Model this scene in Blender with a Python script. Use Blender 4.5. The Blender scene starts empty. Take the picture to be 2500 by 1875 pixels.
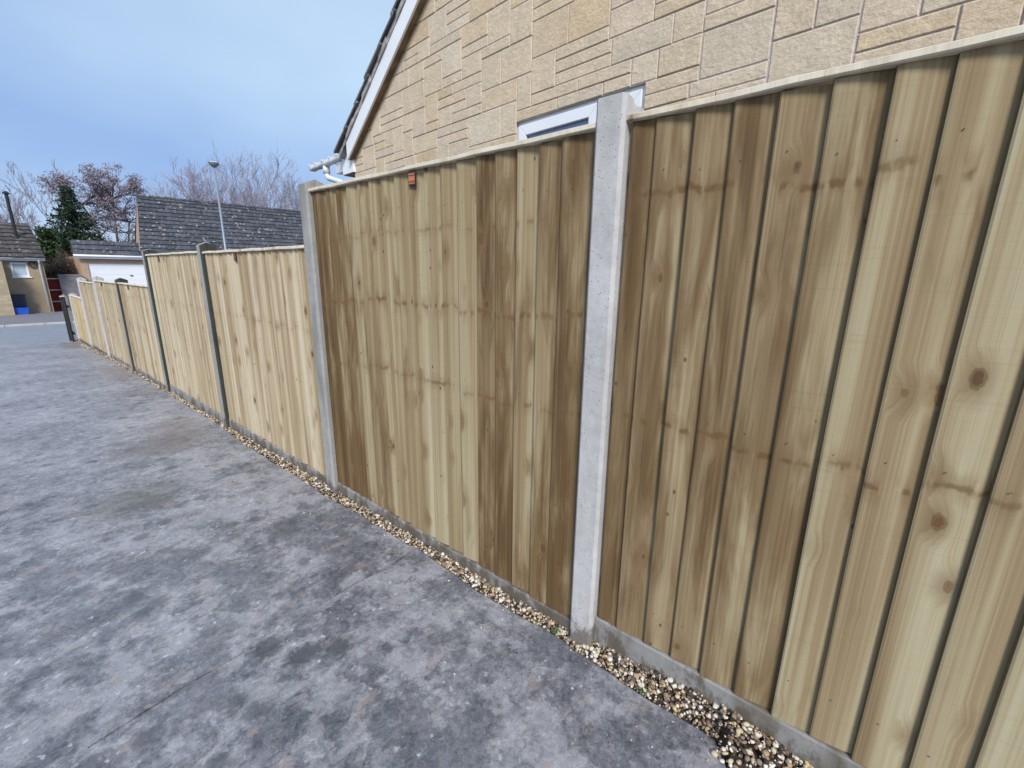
import bpy, bmesh, math, random
import numpy as np
from mathutils import Vector, Matrix

SC = bpy.context.scene
COL = SC.collection

# ------------------------------------------------------------------ camera
YAW, PITCH, ROLL = 0.8655, 0.2458, 0.0119
cam_data = bpy.data.cameras.new('camera')
cam = bpy.data.objects.new('camera', cam_data)
COL.objects.link(cam)
_f = Vector((math.sin(YAW) * math.cos(PITCH), math.cos(YAW) * math.cos(PITCH), -math.sin(PITCH)))
_r0 = Vector((math.cos(YAW), -math.sin(YAW), 0))
_u0 = _r0.cross(_f)
_r = _r0 * math.cos(ROLL) + _u0 * math.sin(ROLL)
_u = -_r0 * math.sin(ROLL) + _u0 * math.cos(ROLL)
cam.matrix_world = Matrix(((_r.x, _u.x, -_f.x, -1.2277), (_r.y, _u.y, -_f.y, 0.0),
                           (_r.z, _u.z, -_f.z, 1.454), (0, 0, 0, 1)))
cam_data.sensor_fit = 'HORIZONTAL'
cam_data.sensor_width = 36.0
cam_data.lens = 1088.06 / 2500.0 * 36.0
cam_data.clip_start = 0.05
cam_data.clip_end = 3000.0
SC.camera = cam

# ------------------------------------------------------------------ sky, sun, exposure
SUN_EL, SUN_AZ = math.radians(40), math.radians(-137)      # azimuth from +Y, clockwise positive
world = bpy.data.worlds.new('World')
SC.world = world
world.use_nodes = True
wn = world.node_tree
wn.nodes.clear()
w_out = wn.nodes.new('ShaderNodeOutputWorld')
w_bg = wn.nodes.new('ShaderNodeBackground')
w_bg.inputs['Strength'].default_value = 0.076
w_sky = wn.nodes.new('ShaderNodeTexSky')
w_sky.sky_type = 'NISHITA'
w_sky.sun_disc = False
w_sky.sun_elevation = SUN_EL
w_sky.sun_rotation = SUN_AZ
w_sky.dust_density = 0.6
w_sky.air_density = 1.0
w_sky.ozone_density = 1.6
w_tc = wn.nodes.new('ShaderNodeTexCoord')
w_map = wn.nodes.new('ShaderNodeMapping')
w_map.inputs['Location'].default_value = (0.7, 3.1, 1.0)
w_map.inputs['Scale'].default_value = (1.0, 1.0, 1.7)
w_noise = wn.nodes.new('ShaderNodeTexNoise')
w_noise.inputs['Scale'].default_value = 1.25
w_noise.inputs['Detail'].default_value = 4.0
w_noise.inputs['Roughness'].default_value = 0.42
w_ramp = wn.nodes.new('ShaderNodeValToRGB')                # blue-grey winter cloud, thin and thick
w_ramp.color_ramp.elements[0].position = 0.34
w_ramp.color_ramp.elements[0].color = (0.265, 0.410, 0.735, 1)
w_ramp.color_ramp.elements[1].position = 0.68
w_ramp.color_ramp.elements[1].color = (0.60, 0.785, 0.955, 1)
w_gain = wn.nodes.new('ShaderNodeMix')
w_gain.data_type = 'RGBA'
w_gain.blend_type = 'MULTIPLY'
w_gain.inputs[0].default_value = 1.0
w_gain.inputs[7].default_value = (5.2, 5.2, 5.2, 1)
w_mix = wn.nodes.new('ShaderNodeMix')
w_mix.data_type = 'RGBA'
w_mix.inputs[0].default_value = 0.86                        # cloud cover over the clear sky
wn.links.new(w_tc.outputs['Generated'], w_map.inputs['Vector'])
wn.links.new(w_map.outputs['Vector'], w_noise.inputs['Vector'])
wn.links.new(w_noise.outputs['Fac'], w_ramp.inputs['Fac'])
wn.links.new(w_ramp.outputs['Color'], w_gain.inputs[6])
wn.links.new(w_sky.outputs['Color'], w_mix.inputs[6])
wn.links.new(w_gain.outputs[2], w_mix.inputs[7])
wn.links.new(w_mix.outputs[2], w_bg.inputs['Color'])
wn.links.new(w_bg.outputs['Background'], w_out.inputs['Surface'])

sun_data = bpy.data.lights.new('sun', 'SUN')
sun_data.energy = 1.5
sun_data.angle = math.radians(16)
sun_data.color = (1.0, 0.97, 0.935)
sun = bpy.data.objects.new('sun', sun_data)
COL.objects.link(sun)
_sd = Vector((math.sin(SUN_AZ) * math.cos(SUN_EL), math.cos(SUN_AZ) * math.cos(SUN_EL), math.sin(SUN_EL)))
sun.rotation_euler = (-_sd).to_track_quat('-Z', 'Y').to_euler()
sun.location = (-20, 10, 30)

SC.view_settings.view_transform = 'Standard'
SC.view_settings.look = 'None'
SC.view_settings.exposure = 1.4
SC.view_settings.gamma = 1.0
SC.view_settings.use_curve_mapping = False
SC.render.engine = 'CYCLES'
SC.cycles.use_denoising = True
SC.cycles.max_bounces = 6
SC.cycles.transparent_max_bounces = 6

rnd = random.Random(7)
nrg = np.random.default_rng(11)

# ------------------------------------------------------------------ helpers
def tag(o, label=None, cat=None, group=None, kind=None):
    if label: o['label'] = label
    if cat: o['category'] = cat
    if group: o['group'] = group
    if kind: o['kind'] = kind
    return o

def empty(name, loc=(0, 0, 0), rz=0.0, label=None, cat=None, group=None, parent=None):
    o = bpy.data.objects.new(name, None)
    o.empty_display_size = 0.1
    o.location = loc
    o.rotation_euler = (0, 0, rz)
    COL.objects.link(o)
    o.parent = parent
    return tag(o, label, cat, group)

def link(name, me, parent=None, loc=(0, 0, 0), rot=(0, 0, 0)):
    o = bpy.data.objects.new(name, me)
    o.location = loc
    o.rotation_euler = rot
    COL.objects.link(o)
    o.parent = parent
    return o

class MB:
    """collects shapes; build() links them as one mesh object"""
    def __init__(self):
        self.v, self.f, self.m = [], [], []
    def add(self, vs, fs, mi=0):
        b = len(self.v)
        self.v.extend([tuple(p) for p in vs])
        self.f.extend([tuple(i + b for i in q) for q in fs])
        self.m.extend([mi] * len(fs))
        return self
    def box(self, x0, x1, y0, y1, z0, z1, mi=0):
        vs = [(x, y, z) for z in (z0, z1) for y in (y0, y1) for x in (x0, x1)]
        fs = [(0, 2, 3, 1), (4, 5, 7, 6), (0, 1, 5, 4), (2, 6, 7, 3), (0, 4, 6, 2), (1, 3, 7, 5)]
        return self.add(vs, fs, mi)
    def prism(self, poly, axis, a, b, mi=0):
        """extrude a 2-D polygon along 'x','y' or 'z' from a to b"""
        def P(p, t):
            return {'x': (t, p[0], p[1]), 'y': (p[0], t, p[1]), 'z': (p[0], p[1], t)}[axis]
        n = len(poly)
        vs = [P(p, a) for p in poly] + [P(p, b) for p in poly]
        fs = [tuple(range(n))[::-1], tuple(range(n, 2 * n))]
        fs += [(i, (i + 1) % n, n + (i + 1) % n, n + i) for i in range(n)]
        return self.add(vs, fs, mi)
    def tube(self, pts, rads, sides=8, cap=True, mi=0):
        pts = [Vector(p) for p in pts]
        if not hasattr(rads, '__len__'): rads = [rads] * len(pts)
        n = len(pts)
        vs, fs = [], []
        ref = None
        for i, p in enumerate(pts):
            t = (pts[min(i + 1, n - 1)] - pts[max(i - 1, 0)])
            if t.length < 1e-9: t = Vector((0, 0, 1))
            t.normalize()
            if ref is None:
                ref = Vector((1, 0, 0)) if abs(t.x) < 0.8 else Vector((0, 1, 0))
            a = (ref - t * ref.dot(t)).normalized()
            ref = a
            b = t.cross(a)
            for k in range(sides):
                w = 2 * math.pi * k / sides
                vs.append(p + (a * math.cos(w) + b * math.sin(w)) * rads[i])
        for i in range(n - 1):
            for k in range(sides):
                k2 = (k + 1) % sides
                fs.append((i * sides + k, i * sides + k2, (i + 1) * sides + k2, (i + 1) * sides + k))
        if cap:
            fs.append(tuple(range(sides))[::-1])
            fs.append(tuple(range((n - 1) * sides, n * sides)))
        return self.add(vs, fs, mi)
    def lathe(self, prof, c=(0, 0, 0), seg=24, mi=0):
        n = len(prof)
        vs, fs = [], []
        for k in range(seg):
            w = 2 * math.pi * k / seg
            for r, z in prof:
                vs.append((c[0] + r * math.cos(w), c[1] + r * math.sin(w), c[2] + z))
        for k in range(seg):
            k2 = (k + 1) % seg
            for i in range(n - 1):
                fs.append((k * n + i, k2 * n + i, k2 * n + i + 1, k * n + i + 1))
        return self.add(vs, fs, mi)
    def mesh(self, name, mats, smooth=False, bevel=0.0, bseg=2):
        me = bpy.data.meshes.new(name)
        me.from_pydata([tuple(p) for p in self.v], [], self.f)
        if not isinstance(mats, (list, tuple)): mats = [mats]
        for m in mats: me.materials.append(m)
        if any(self.m): me.polygons.foreach_set('material_index', self.m)
        bm = bmesh.new(); bm.from_mesh(me)
        bmesh.ops.recalc_face_normals(bm, faces=bm.faces)
        if bevel > 0:
            es = [e for e in bm.edges if len(e.link_faces) == 2 and e.calc_face_angle(0) > 0.5]
            bmesh.ops.bevel(bm, geom=es, offset=bevel, segments=bseg, affect='EDGES', profile=0.5, clamp_overlap=True)
        bm.to_mesh(me); bm.free()
        if smooth: me.polygons.foreach_set('use_smooth', [True] * len(me.polygons))
        me.update()
        return me
    def build(self, name, mats, parent=None, smooth=False, bevel=0.0, loc=(0, 0, 0), rot=(0, 0, 0), bseg=2):
        return link(name, self.mesh(name, mats, smooth, bevel, bseg), parent, loc, rot)

# ------------------------------------------------------------------ material helpers
class NT:
    def __init__(self, name):
        self.mat = bpy.data.materials.new(name)
        self.mat.use_nodes = True
        self.t = self.mat.node_tree
        self.t.nodes.clear()
        self.out = self.t.nodes.new('ShaderNodeOutputMaterial')
        self.bsdf = self.t.nodes.new('ShaderNodeBsdfPrincipled')
        self.t.links.new(self.bsdf.outputs[0], self.out.inputs['Surface'])
    def n(self, typ, **kw):
        nd = self.t.nodes.new(typ)
        for k, v in kw.items(): setattr(nd, k, v)
        return nd
    def put(self, sock, v):
        if isinstance(v, bpy.types.NodeSocket): self.t.links.new(v, sock)
        elif isinstance(v, (tuple, list)) and sock.type == 'RGBA' and len(v) == 3: sock.default_value = (*v, 1)
        else: sock.default_value = v
    def math(self, op, a, b=0.0, c=None, clamp=False):
        nd = self.n('ShaderNodeMath', operation=op, use_clamp=clamp)
        self.put(nd.inputs[0], a); self.put(nd.inputs[1], b)
        if c is not None: self.put(nd.inputs[2], c)
        return nd.outputs[0]
    def vmath(self, op, a, b=(0, 0, 0)):
        nd = self.n('ShaderNodeVectorMath', operation=op)
        self.put(nd.inputs[0], a); self.put(nd.inputs[1], b)
        return nd.outputs['Value'] if op in ('LENGTH', 'DOT_PRODUCT', 'DISTANCE') else nd.outputs[0]
    def scale(self, v, s):
        return self.vmath('MULTIPLY', v, s)
    def noise(self, vec, scale, detail=4.0, rough=0.5, dist=0.0, col=False):
        nd = self.n('ShaderNodeTexNoise')
        self.put(nd.inputs['Vector'], vec)
        nd.inputs['Scale'].default_value = scale
        nd.inputs['Detail'].default_value = detail
        nd.inputs['Roughness'].default_value = rough
        nd.inputs['Distortion'].default_value = dist
        return nd.outputs['Color' if col else 'Fac']
    def voro(self, vec, scale, feature='F1', rnd_=1.0, out='Distance'):
        nd = self.n('ShaderNodeTexVoronoi', feature=feature)
        self.put(nd.inputs['Vector'], vec)
        nd.inputs['Scale'].default_value = scale
        nd.inputs['Randomness'].default_value = rnd_
        return nd.outputs[out]
    def ramp(self, fac, stops, interp='LINEAR'):
        nd = self.n('ShaderNodeValToRGB')
        cr = nd.color_ramp
        cr.interpolation = interp
        while len(cr.elements) < len(stops): cr.elements.new(0.5)
        for e, (p, c) in zip(cr.elements, stops):
            e.position = p
            e.color = (*c, 1) if len(c) == 3 else c
        self.put(nd.inputs[0], fac)
        return nd.outputs[0]
    def step(self, fac, a, b):
        """smooth 0..1 between a and b"""
        nd = self.n('ShaderNodeMapRange', interpolation_type='SMOOTHSTEP')
        self.put(nd.inputs[0], fac)
        self.put(nd.inputs[1], a); self.put(nd.inputs[2], b)
        return nd.outputs[0]
    def mix(self, fac, a, b, mode='MIX'):
        nd = self.n('ShaderNodeMix', data_type='RGBA', blend_type=mode)
        self.put(nd.inputs[0], fac); self.put(nd.inputs[6], a); self.put(nd.inputs[7], b)
        return nd.outputs[2]
    def pos(self): return self.n('ShaderNodeNewGeometry').outputs['Position']
    def obj(self): return self.n('ShaderNodeTexCoord').outputs['Object']
    def rand(self): return self.n('ShaderNodeObjectInfo').outputs['Random']
    def island(self): return self.n('ShaderNodeNewGeometry').outputs['Random Per Island']
    def bump(self, h, strength=0.3, dist=0.01):
        nd = self.n('ShaderNodeBump')
        nd.inputs['Strength'].default_value = strength
        nd.inputs['Distance'].default_value = dist
        self.put(nd.inputs['Height'], h)
        self.t.links.new(nd.outputs[0], self.bsdf.inputs['Normal'])
    def done(self, color, rough=0.7, spec=0.5, metal=0.0):
        self.put(self.bsdf.inputs['Base Color'], color)
        self.put(self.bsdf.inputs['Roughness'], rough)
        self.put(self.bsdf.inputs['Specular IOR Level'], spec)
        self.put(self.bsdf.inputs['Metallic'], metal)
        return self.mat

def simple(name, c, rough=0.6, spec=0.5, metal=0.0, var=0.12, sc=6.0, bump=0.0):
    m = NT(name)
    p = m.pos()
    nz = m.noise(p, sc, 5, 0.6)
    lo = tuple(x * (1 - var) for x in c); hi = tuple(min(1, x * (1 + var)) for x in c)
    col = m.ramp(nz, [(0.3, lo), (0.7, hi)])
    if bump: m.bump(m.noise(p, sc * 8, 4, 0.6), bump, 0.01)
    return m.done(col, rough, spec, metal)

# ---- pressure-treated softwood; each board carries its own tone (r), damp (g) and sapwood width (b) as object colour
def wood_mat(name, stops, damp=1.0, seed=0.0, whorls=()):
    m = NT(name)
    o, p = m.obj(), m.pos()
    oi = m.n('ShaderNodeObjectInfo')
    r = oi.outputs['Random']
    oc = m.n('ShaderNodeSeparateColor'); m.put(oc.inputs[0], oi.outputs['Color'])
    off = m.n('ShaderNodeCombineXYZ')
    m.put(off.inputs[0], m.math('MULTIPLY', r, 37.0)); m.put(off.inputs[1], m.math('MULTIPLY', r, 91.0)); m.put(off.inputs[2], m.math('MULTIPLY', r, 53.0))
    q = m.vmath('ADD', o, off.outputs[0])
    # knots: sparse ellipses, the grain bends round them
    kv = m.scale(q, (9.5, 9.5, 5.2))
    kd = m.math('ADD', m.voro(kv, 1.0), m.math('MULTIPLY', m.math('SUBTRACT', m.noise(m.scale(q, (75, 75, 60)), 1.0, 3, 0.6), 0.5), 0.085))
    kcol = m.n('ShaderNodeSeparateColor')
    m.put(kcol.inputs[0], m.voro(kv, 1.0, out='Color'))
    on = m.math('GREATER_THAN', kcol.outputs[0], 0.44)
    ksz = m.math('MULTIPLY', m.step(kcol.outputs[1], -0.35, 1.1), 0.108)
    knot = m.math('MULTIPLY', m.math('SUBTRACT', 1.0, m.step(kd, m.math('MULTIPLY', ksz, 0.6), m.math('ADD', ksz, 0.004)), clamp=True), on)
    halo = m.math('MULTIPLY', m.math('SUBTRACT', 1.0, m.step(kd, 0.04, 0.40), clamp=True), on)
    bend = m.n('ShaderNodeCombineXYZ')
    m.put(bend.inputs[1], m.math('MULTIPLY', halo, 0.022))
    q2 = m.vmath('ADD', q, bend.outputs[0])
    grain = m.noise(m.scale(q2, (120, 120, 0.9)), 1.0, 4, 0.6, 0.15)
    broad = m.noise(m.scale(q2, (19, 19, 0.42)), 1.0, 2, 0.45)
    tone = m.math('ADD', m.math('MULTIPLY', broad, 0.68), m.math('MULTIPLY', grain, 0.32))
    tone = m.math('ADD', tone, m.math('MULTIPLY', m.math('SUBTRACT', oc.outputs[0], 0.5), 0.62))
    col = m.ramp(tone, stops)
    # late-wood lines, fine and crisp
    line = m.step(m.noise(m.scale(q2, (260, 260, 0.7)), 1.0, 2, 0.5), 0.60, 0.68)
    col = m.mix(m.math('MULTIPLY', line, 0.20), col, (0.17, 0.105, 0.05))
    # saw marks
    saw = m.noise(m.scale(q, (1.5, 1.5, 150)), 1.0, 1, 0.4)
    col = m.mix(m.math('MULTIPLY', m.step(saw, 0.60, 0.78), 0.16), col, (0.22, 0.15, 0.08))
    # rain-damp blotches, different on every board, drawn out along the grain
    d1 = m.noise(m.scale(q, (14, 14, 1.7)), 1.0, 4, 0.62, 0.5)
    d2 = m.noise(m.vmath('ADD', m.scale(p, (0.8, 1.2, 0.8)), (seed, seed * 2.0, 0.3)), 1.2, 3, 0.55)
    dd = m.math('ADD', m.math('MULTIPLY', d1, 0.66), m.math('MULTIPLY', d2, 0.34))
    dd = m.math('ADD', dd, m.math('MULTIPLY', m.math('SUBTRACT', oc.outputs[1], 0.5), 0.34))
    dampf = m.math('MULTIPLY', m.step(dd, 0.45, 0.64), 0.92 * damp)
    col = m.mix(dampf, col, m.mix(1.0, col, (0.47, 0.37, 0.27), 'MULTIPLY'))
    # whorls: knots and stain that line up across neighbouring boards
    sp = m.n('ShaderNodeSeparateXYZ'); m.put(sp.inputs[0], p)
    rr1 = m.math('FRACT', m.math('MULTIPLY', r, 173.3)); rr2 = m.math('FRACT', m.math('MULTIPLY', r, 391.7))
    wob = m.math('ADD', m.math('MULTIPLY', m.math('SUBTRACT', m.noise(m.scale(p, (0, 9, 0)), 1.0, 3, 0.6), 0.5), 0.07), m.math('MULTIPLY', m.math('SUBTRACT', rr1, 0.5), 0.045))
    per = m.math('MULTIPLY', m.math('ADD', 0.5, m.math('MULTIPLY', rr2, 0.5)), m.step(m.noise(m.scale(q, (34, 34, 9)), 1.0, 2, 0.5), 0.40, 0.56))
    rag = m.noise(m.scale(q, (38, 38, 30)), 1.0, 4, 0.65)
    for (hz, amp, th) in whorls:
        dz = m.math('ABSOLUTE', m.math('SUBTRACT', m.math('ADD', sp.outputs[2], wob), hz))
        dz = m.math('ADD', dz, m.math('MULTIPLY', m.math('SUBTRACT', rag, 0.5), th * 2.4))
        k = m.math('SUBTRACT', 1.0, m.step(dz, th * 0.15, th))
        soft = m.math('SUBTRACT', 1.0, m.step(dz, 0.0, th * 5.0))
        pa = m.math('MULTIPLY', per, amp)
        col = m.mix(m.math('MULTIPLY', m.math('MULTIPLY', soft, pa), 0.62), col, (0.165, 0.098, 0.045))
        col = m.mix(m.math('MULTIPLY', m.math('MULTIPLY', k, pa), 0.85), col, (0.115, 0.058, 0.022))
    col = m.mix(m.math('MULTIPLY', halo, 0.58), col, (0.165, 0.098, 0.045))
    col = m.mix(m.math('MULTIPLY', knot, 0.85), col, m.ramp(kcol.outputs[2], [(0.0, (0.055, 0.030, 0.016)), (0.6, (0.11, 0.050, 0.022)), (1.0, (0.20, 0.095, 0.04))]))
    ringk = m.math('MULTIPLY', m.math('MULTIPLY', m.step(kd, m.math('MULTIPLY', ksz, 0.75), m.math('MULTIPLY', ksz, 0.95)), m.math('SUBTRACT', 1.0, m.step(kd, ksz, m.math('MULTIPLY', ksz, 1.3)))), on)
    col = m.mix(m.math('MULTIPLY', ringk, 0.45), col, (0.055, 0.028, 0.014))
    pv = m.scale(m.vmath('ADD', q, (5.1, 2.3, 7.7)), (24, 24, 15))
    pd = m.voro(pv, 1.0)
    pc = m.n('ShaderNodeSeparateColor'); m.put(pc.inputs[0], m.voro(pv, 1.0, out='Color'))
    pin = m.math('MULTIPLY', m.math('SUBTRACT', 1.0, m.step(pd, 0.06, 0.15)), m.math('GREATER_THAN', pc.outputs[0], 0.87))
    col = m.mix(m.math('MULTIPLY', pin, 0.85), col, (0.09, 0.05, 0.03))
    m.bump(m.math('ADD', m.math('MULTIPLY', grain, 0.8), m.math('MULTIPLY', saw, 0.25)), 0.4, 0.003)
    rough = m.math('SUBTRACT', 0.85, m.math('MULTIPLY', dampf, 0.2))
    return m.done(col, rough, 0.22)

ST_A = [(0.28, (0.145, 0.094, 0.046)), (0.41, (0.230, 0.163, 0.087)), (0.49, (0.285, 0.213, 0.119)), (0.54, (0.335, 0.267, 0.157)), (0.72, (0.425, 0.378, 0.245))]
ST_B = [(0.28, (0.25, 0.178, 0.102)), (0.42, (0.37, 0.280, 0.172)), (0.50, (0.445, 0.352, 0.228)), (0.56, (0.51, 0.425, 0.292)), (0.70, (0.58, 0.520, 0.385))]
WOOD_1 = wood_mat('treated_timber_near', ST_A, 0.9, 2.3, ((1.655, 1.0, 0.015), (1.0, 0.95, 0.012)))
WOOD_2 = wood_mat('treated_timber_damp', ST_A, 1.0, 5.1, ((1.305, 0.9, 0.014), (0.965, 0.6, 0.012), (1.62, 0.45, 0.010)))
WOOD_B = wood_mat('treated_timber_dry', ST_B, 0.4, 7.7, ((1.1, 0.30, 0.010),))
EDGE_SHADE = wood_mat('shaded_board_edge', [(0.3, (0.075, 0.048, 0.020)), (0.5, (0.12, 0.082, 0.038)), (0.7, (0.17, 0.125, 0.062))], 0.5, 3.0)  # edge faces coloured dark brown to paint the shaded bands at the seams
WOOD_C = wood_mat('treated_timber_honey', [(0.28, (0.37, 0.26, 0.125)), (0.44, (0.49, 0.37, 0.20)), (0.56, (0.55, 0.44, 0.26)), (0.74, (0.60, 0.51, 0.34))], 0.3, 4.1)
CAP = wood_mat('treated_capping', [(0.25, (0.52, 0.44, 0.31)), (0.5, (0.67, 0.60, 0.47)), (0.75, (0.76, 0.70, 0.58))], 0.2, 1.0)

# ---- concrete of the posts and gravel boards
def cast_mat(name, base, dark, stain=0.5, spots=0.5):
    m = NT(name)
    p, r = m.pos(), m.rand()
    q = m.vmath('ADD', p, m.n('ShaderNodeObjectInfo').outputs['Location'])
    a = m.noise(q, 5.0, 5, 0.6)
    b = m.noise(q, 26.0, 5, 0.65)
    c = m.noise(m.scale(q, (9, 9, 1.8)), 1.0, 3, 0.55)
    t = m.math('ADD', m.math('MULTIPLY', a, 0.5), m.math('MULTIPLY', b, 0.5))
    col = m.ramp(t, [(0.32, tuple(x * 0.78 for x in base)), (0.5, base), (0.68, tuple(min(1, x * 1.16) for x in base))])
    col = m.mix(m.math('MULTIPLY', m.step(c, 0.45, 0.75), stain), col, dark)
    v = m.voro(q, 42.0)
    col = m.mix(m.math('MULTIPLY', m.math('SUBTRACT', 1.0, m.step(v, 0.06, 0.16)), m.math('MULTIPLY', m.step(a, 0.52, 0.6), spots)), col, tuple(x * 0.4 for x in dark))
    hv = m.voro(q, 95.0)
    hc = m.n('ShaderNodeSeparateColor'); m.put(hc.inputs[0], m.voro(q, 95.0, out='Color'))
    hole = m.math('MULTIPLY', m.math('SUBTRACT', 1.0, m.step(hv, 0.10, 0.24)), m.math('GREATER_THAN', hc.outputs[0], 0.92))
    col = m.mix(m.math('MULTIPLY', hole, 0.75), col, tuple(x * 0.25 for x in base))
    sp = m.n('ShaderNodeSeparateXYZ'); m.put(sp.inputs[0], p)
    mud = m.math('SUBTRACT', m.math('MULTIPLY', m.noise(m.scale(q, (16, 16, 9)), 1.0, 5, 0.7), 0.42), m.math('ADD', m.math('MULTIPLY', sp.outputs[2], 0.9), m.math('MULTIPLY', sp.outputs[1], 0.018)))
    col = m.mix(m.math('MULTIPLY', m.step(mud, 0.01, 0.08), 0.75), col, (0.085, 0.062, 0.042))
    m.bump(m.math('SUBTRACT', m.noise(q, 70, 6, 0.7), m.math('MULTIPLY', hole, 0.8)), 0.4, 0.004)
    return m.done(col, 0.86, 0.3)

POST_NEW = cast_mat('new_cast_concrete', (0.47, 0.455, 0.44), (0.33, 0.315, 0.29), 0.5, 0.4)
POST_OLD = cast_mat('weathered_cast_concrete', (0.31, 0.302, 0.285), (0.165, 0.165, 0.14), 0.75, 0.6)
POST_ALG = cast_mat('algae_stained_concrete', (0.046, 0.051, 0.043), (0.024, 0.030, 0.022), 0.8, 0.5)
GBOARD = cast_mat('gravel_board_concrete', (0.26, 0.25, 0.235), (0.11, 0.085, 0.058), 0.85, 0.5)

# ---- driveway concrete, weathered, lichen-blotched
def drive_mat():
    m = NT('weathered_driveway_concrete')
    p = m.pos()
    warp = m.vmath('ADD', p, m.scale(m.vmath('SUBTRACT', m.noise(p, 30.0, 3, 0.6, col=True), (0.5, 0.5, 0.5)), (0.045, 0.045, 0.0)))
    big = m.noise(p, 1.3, 4, 0.55)
    mid = m.noise(warp, 11.0, 6, 0.72)
    fine = m.noise(warp, 52.0, 6, 0.75)
    grit = m.noise(p, 170.0, 4, 0.7)
    t = m.math('ADD', m.math('ADD', m.math('MULTIPLY', big, 0.26), m.math('MULTIPLY', grit, 0.14)), m.math('ADD', m.math('MULTIPLY', mid, 0.32), m.math('MULTIPLY', fine, 0.28)))
    col = m.ramp(t, [(0.42, (0.060, 0.065, 0.078)), (0.465, (0.150, 0.155, 0.175)), (0.50, (0.255, 0.258, 0.280)), (0.54, (0.370, 0.370, 0.392)), (0.59, (0.55, 0.545, 0.565))])
    cw = m.vmath('ADD', p, m.scale(m.vmath('SUBTRACT', m.noise(p, 42.0, 4, 0.7, col=True), (0.5, 0.5, 0.5)), (0.09, 0.09, 0.0)))
    for (cs, am, sh) in ((11.0, 0.12, 2.0), (30.0, 0.17, 6.0), (75.0, 0.34, 3.3)):
        cc = m.n('ShaderNodeSeparateColor'); m.put(cc.inputs[0], m.voro(m.vmath('ADD', cw, (sh, sh, 0)), cs, out='Color'))
        pc_ = m.ramp(cc.outputs[0], [(0.0, (0.055, 0.058, 0.070)), (0.25, (0.14, 0.142, 0.160)), (0.5, (0.21, 0.21, 0.228)), (0.72, (0.30, 0.295, 0.31)), (0.86, (0.36, 0.305, 0.275)), (1.0, (0.52, 0.515, 0.54))])
        col = m.mix(am, col, pc_)
    # aggregate showing through
    ag = m.voro(warp, 62.0)
    agc = m.n('ShaderNodeSeparateColor'); m.put(agc.inputs[0], m.voro(warp, 62.0, out='Color'))
    agm = m.math('MULTIPLY', m.math('SUBTRACT', 1.0, m.step(ag, 0.22, 0.42)), m.step(agc.outputs[0], 0.45, 0.8))
    col = m.mix(m.math('MULTIPLY', agm, 0.6), col, m.ramp(agc.outputs[1], [(0.0, (0.07, 0.07, 0.075)), (0.45, (0.22, 0.21, 0.20)), (0.7, (0.36, 0.30, 0.25)), (1.0, (0.50, 0.48, 0.46))]))
    # films of dirt and lichen lying in cloudy patches, darkening stronger at this end of the drive; pale worn areas between
    spd = m.n('ShaderNodeSeparateXYZ'); m.put(spd.inputs[0], p)
    c1 = m.noise(m.vmath('ADD', warp, (4.4, 1.2, 0)), 3.1, 6, 0.66, 0.3)
    c2 = m.noise(m.vmath('ADD', warp, (9.7, 3.9, 0)), 9.5, 5, 0.66, 0.2)
    cc_ = m.math('ADD', m.math('MULTIPLY', c1, 0.6), m.math('MULTIPLY', c2, 0.4))
    thick = m.math('SUBTRACT', 1.0, m.step(spd.outputs[1], 1.2, 6.5))  # weight falling off along the drive
    film = m.step(m.math('ADD', cc_, m.math('MULTIPLY', m.math('SUBTRACT', thick, 0.6), 0.12)), 0.49, 0.60)
    col = m.mix(m.math('MULTIPLY', film, 0.70), col, m.mix(1.0, col, (0.40, 0.42, 0.46), 'MULTIPLY'))
    worn = m.step(m.math('SUBTRACT', cc_, m.math('MULTIPLY', thick, 0.045)), 0.47, 0.37)
    col = m.mix(m.math('MULTIPLY', worn, 0.36), col, (0.40, 0.395, 0.42))
    # sandy pink worn patches
    pk = m.noise(m.vmath('ADD', warp, (3.1, 8.2, 0)), 9.0, 5, 0.65)
    col = m.mix(m.math('MULTIPLY', m.step(pk, 0.59, 0.68), 0.55), col, (0.33, 0.255, 0.225))
    # pale lichen rosettes and white flecks
    lv = m.voro(m.vmath('ADD', warp, (1.7, 0.4, 0)), 34.0)
    lc = m.n('ShaderNodeSeparateColor'); m.put(lc.inputs[0], m.voro(m.vmath('ADD', warp, (1.7, 0.4, 0)), 34.0, out='Color'))
    lz = m.math('MULTIPLY', m.step(lc.outputs[0], 0.42, 1.0), 0.33)
    lm = m.math('SUBTRACT', 1.0, m.step(lv, m.math('MULTIPLY', lz, 0.5), m.math('ADD', lz, 0.002)))
    lm = m.math('MULTIPLY', lm, m.step(m.noise(p, 4.5, 4, 0.6), 0.46, 0.60))
    col = m.mix(m.math('MULTIPLY', lm, 0.75), col, (0.54, 0.54, 0.57))
    # dark lichen / oil blotches
    dv = m.voro(m.vmath('ADD', warp, (0.2, 5.3, 0)), 8.5)
    dc = m.n('ShaderNodeSeparateColor'); m.put(dc.inputs[0], m.voro(m.vmath('ADD', warp, (0.2, 5.3, 0)), 8.5, out='Color'))
    dz = m.math('MULTIPLY', m.step(dc.outputs[0], 0.58, 1.0), 0.46)
    dm = m.math('SUBTRACT', 1.0, m.step(dv, m.math('MULTIPLY', dz, 0.45), m.math('ADD', dz, 0.002)))
    col = m.mix(m.math('MULTIPLY', dm, 0.6), col, (0.060, 0.066, 0.074))
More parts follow.
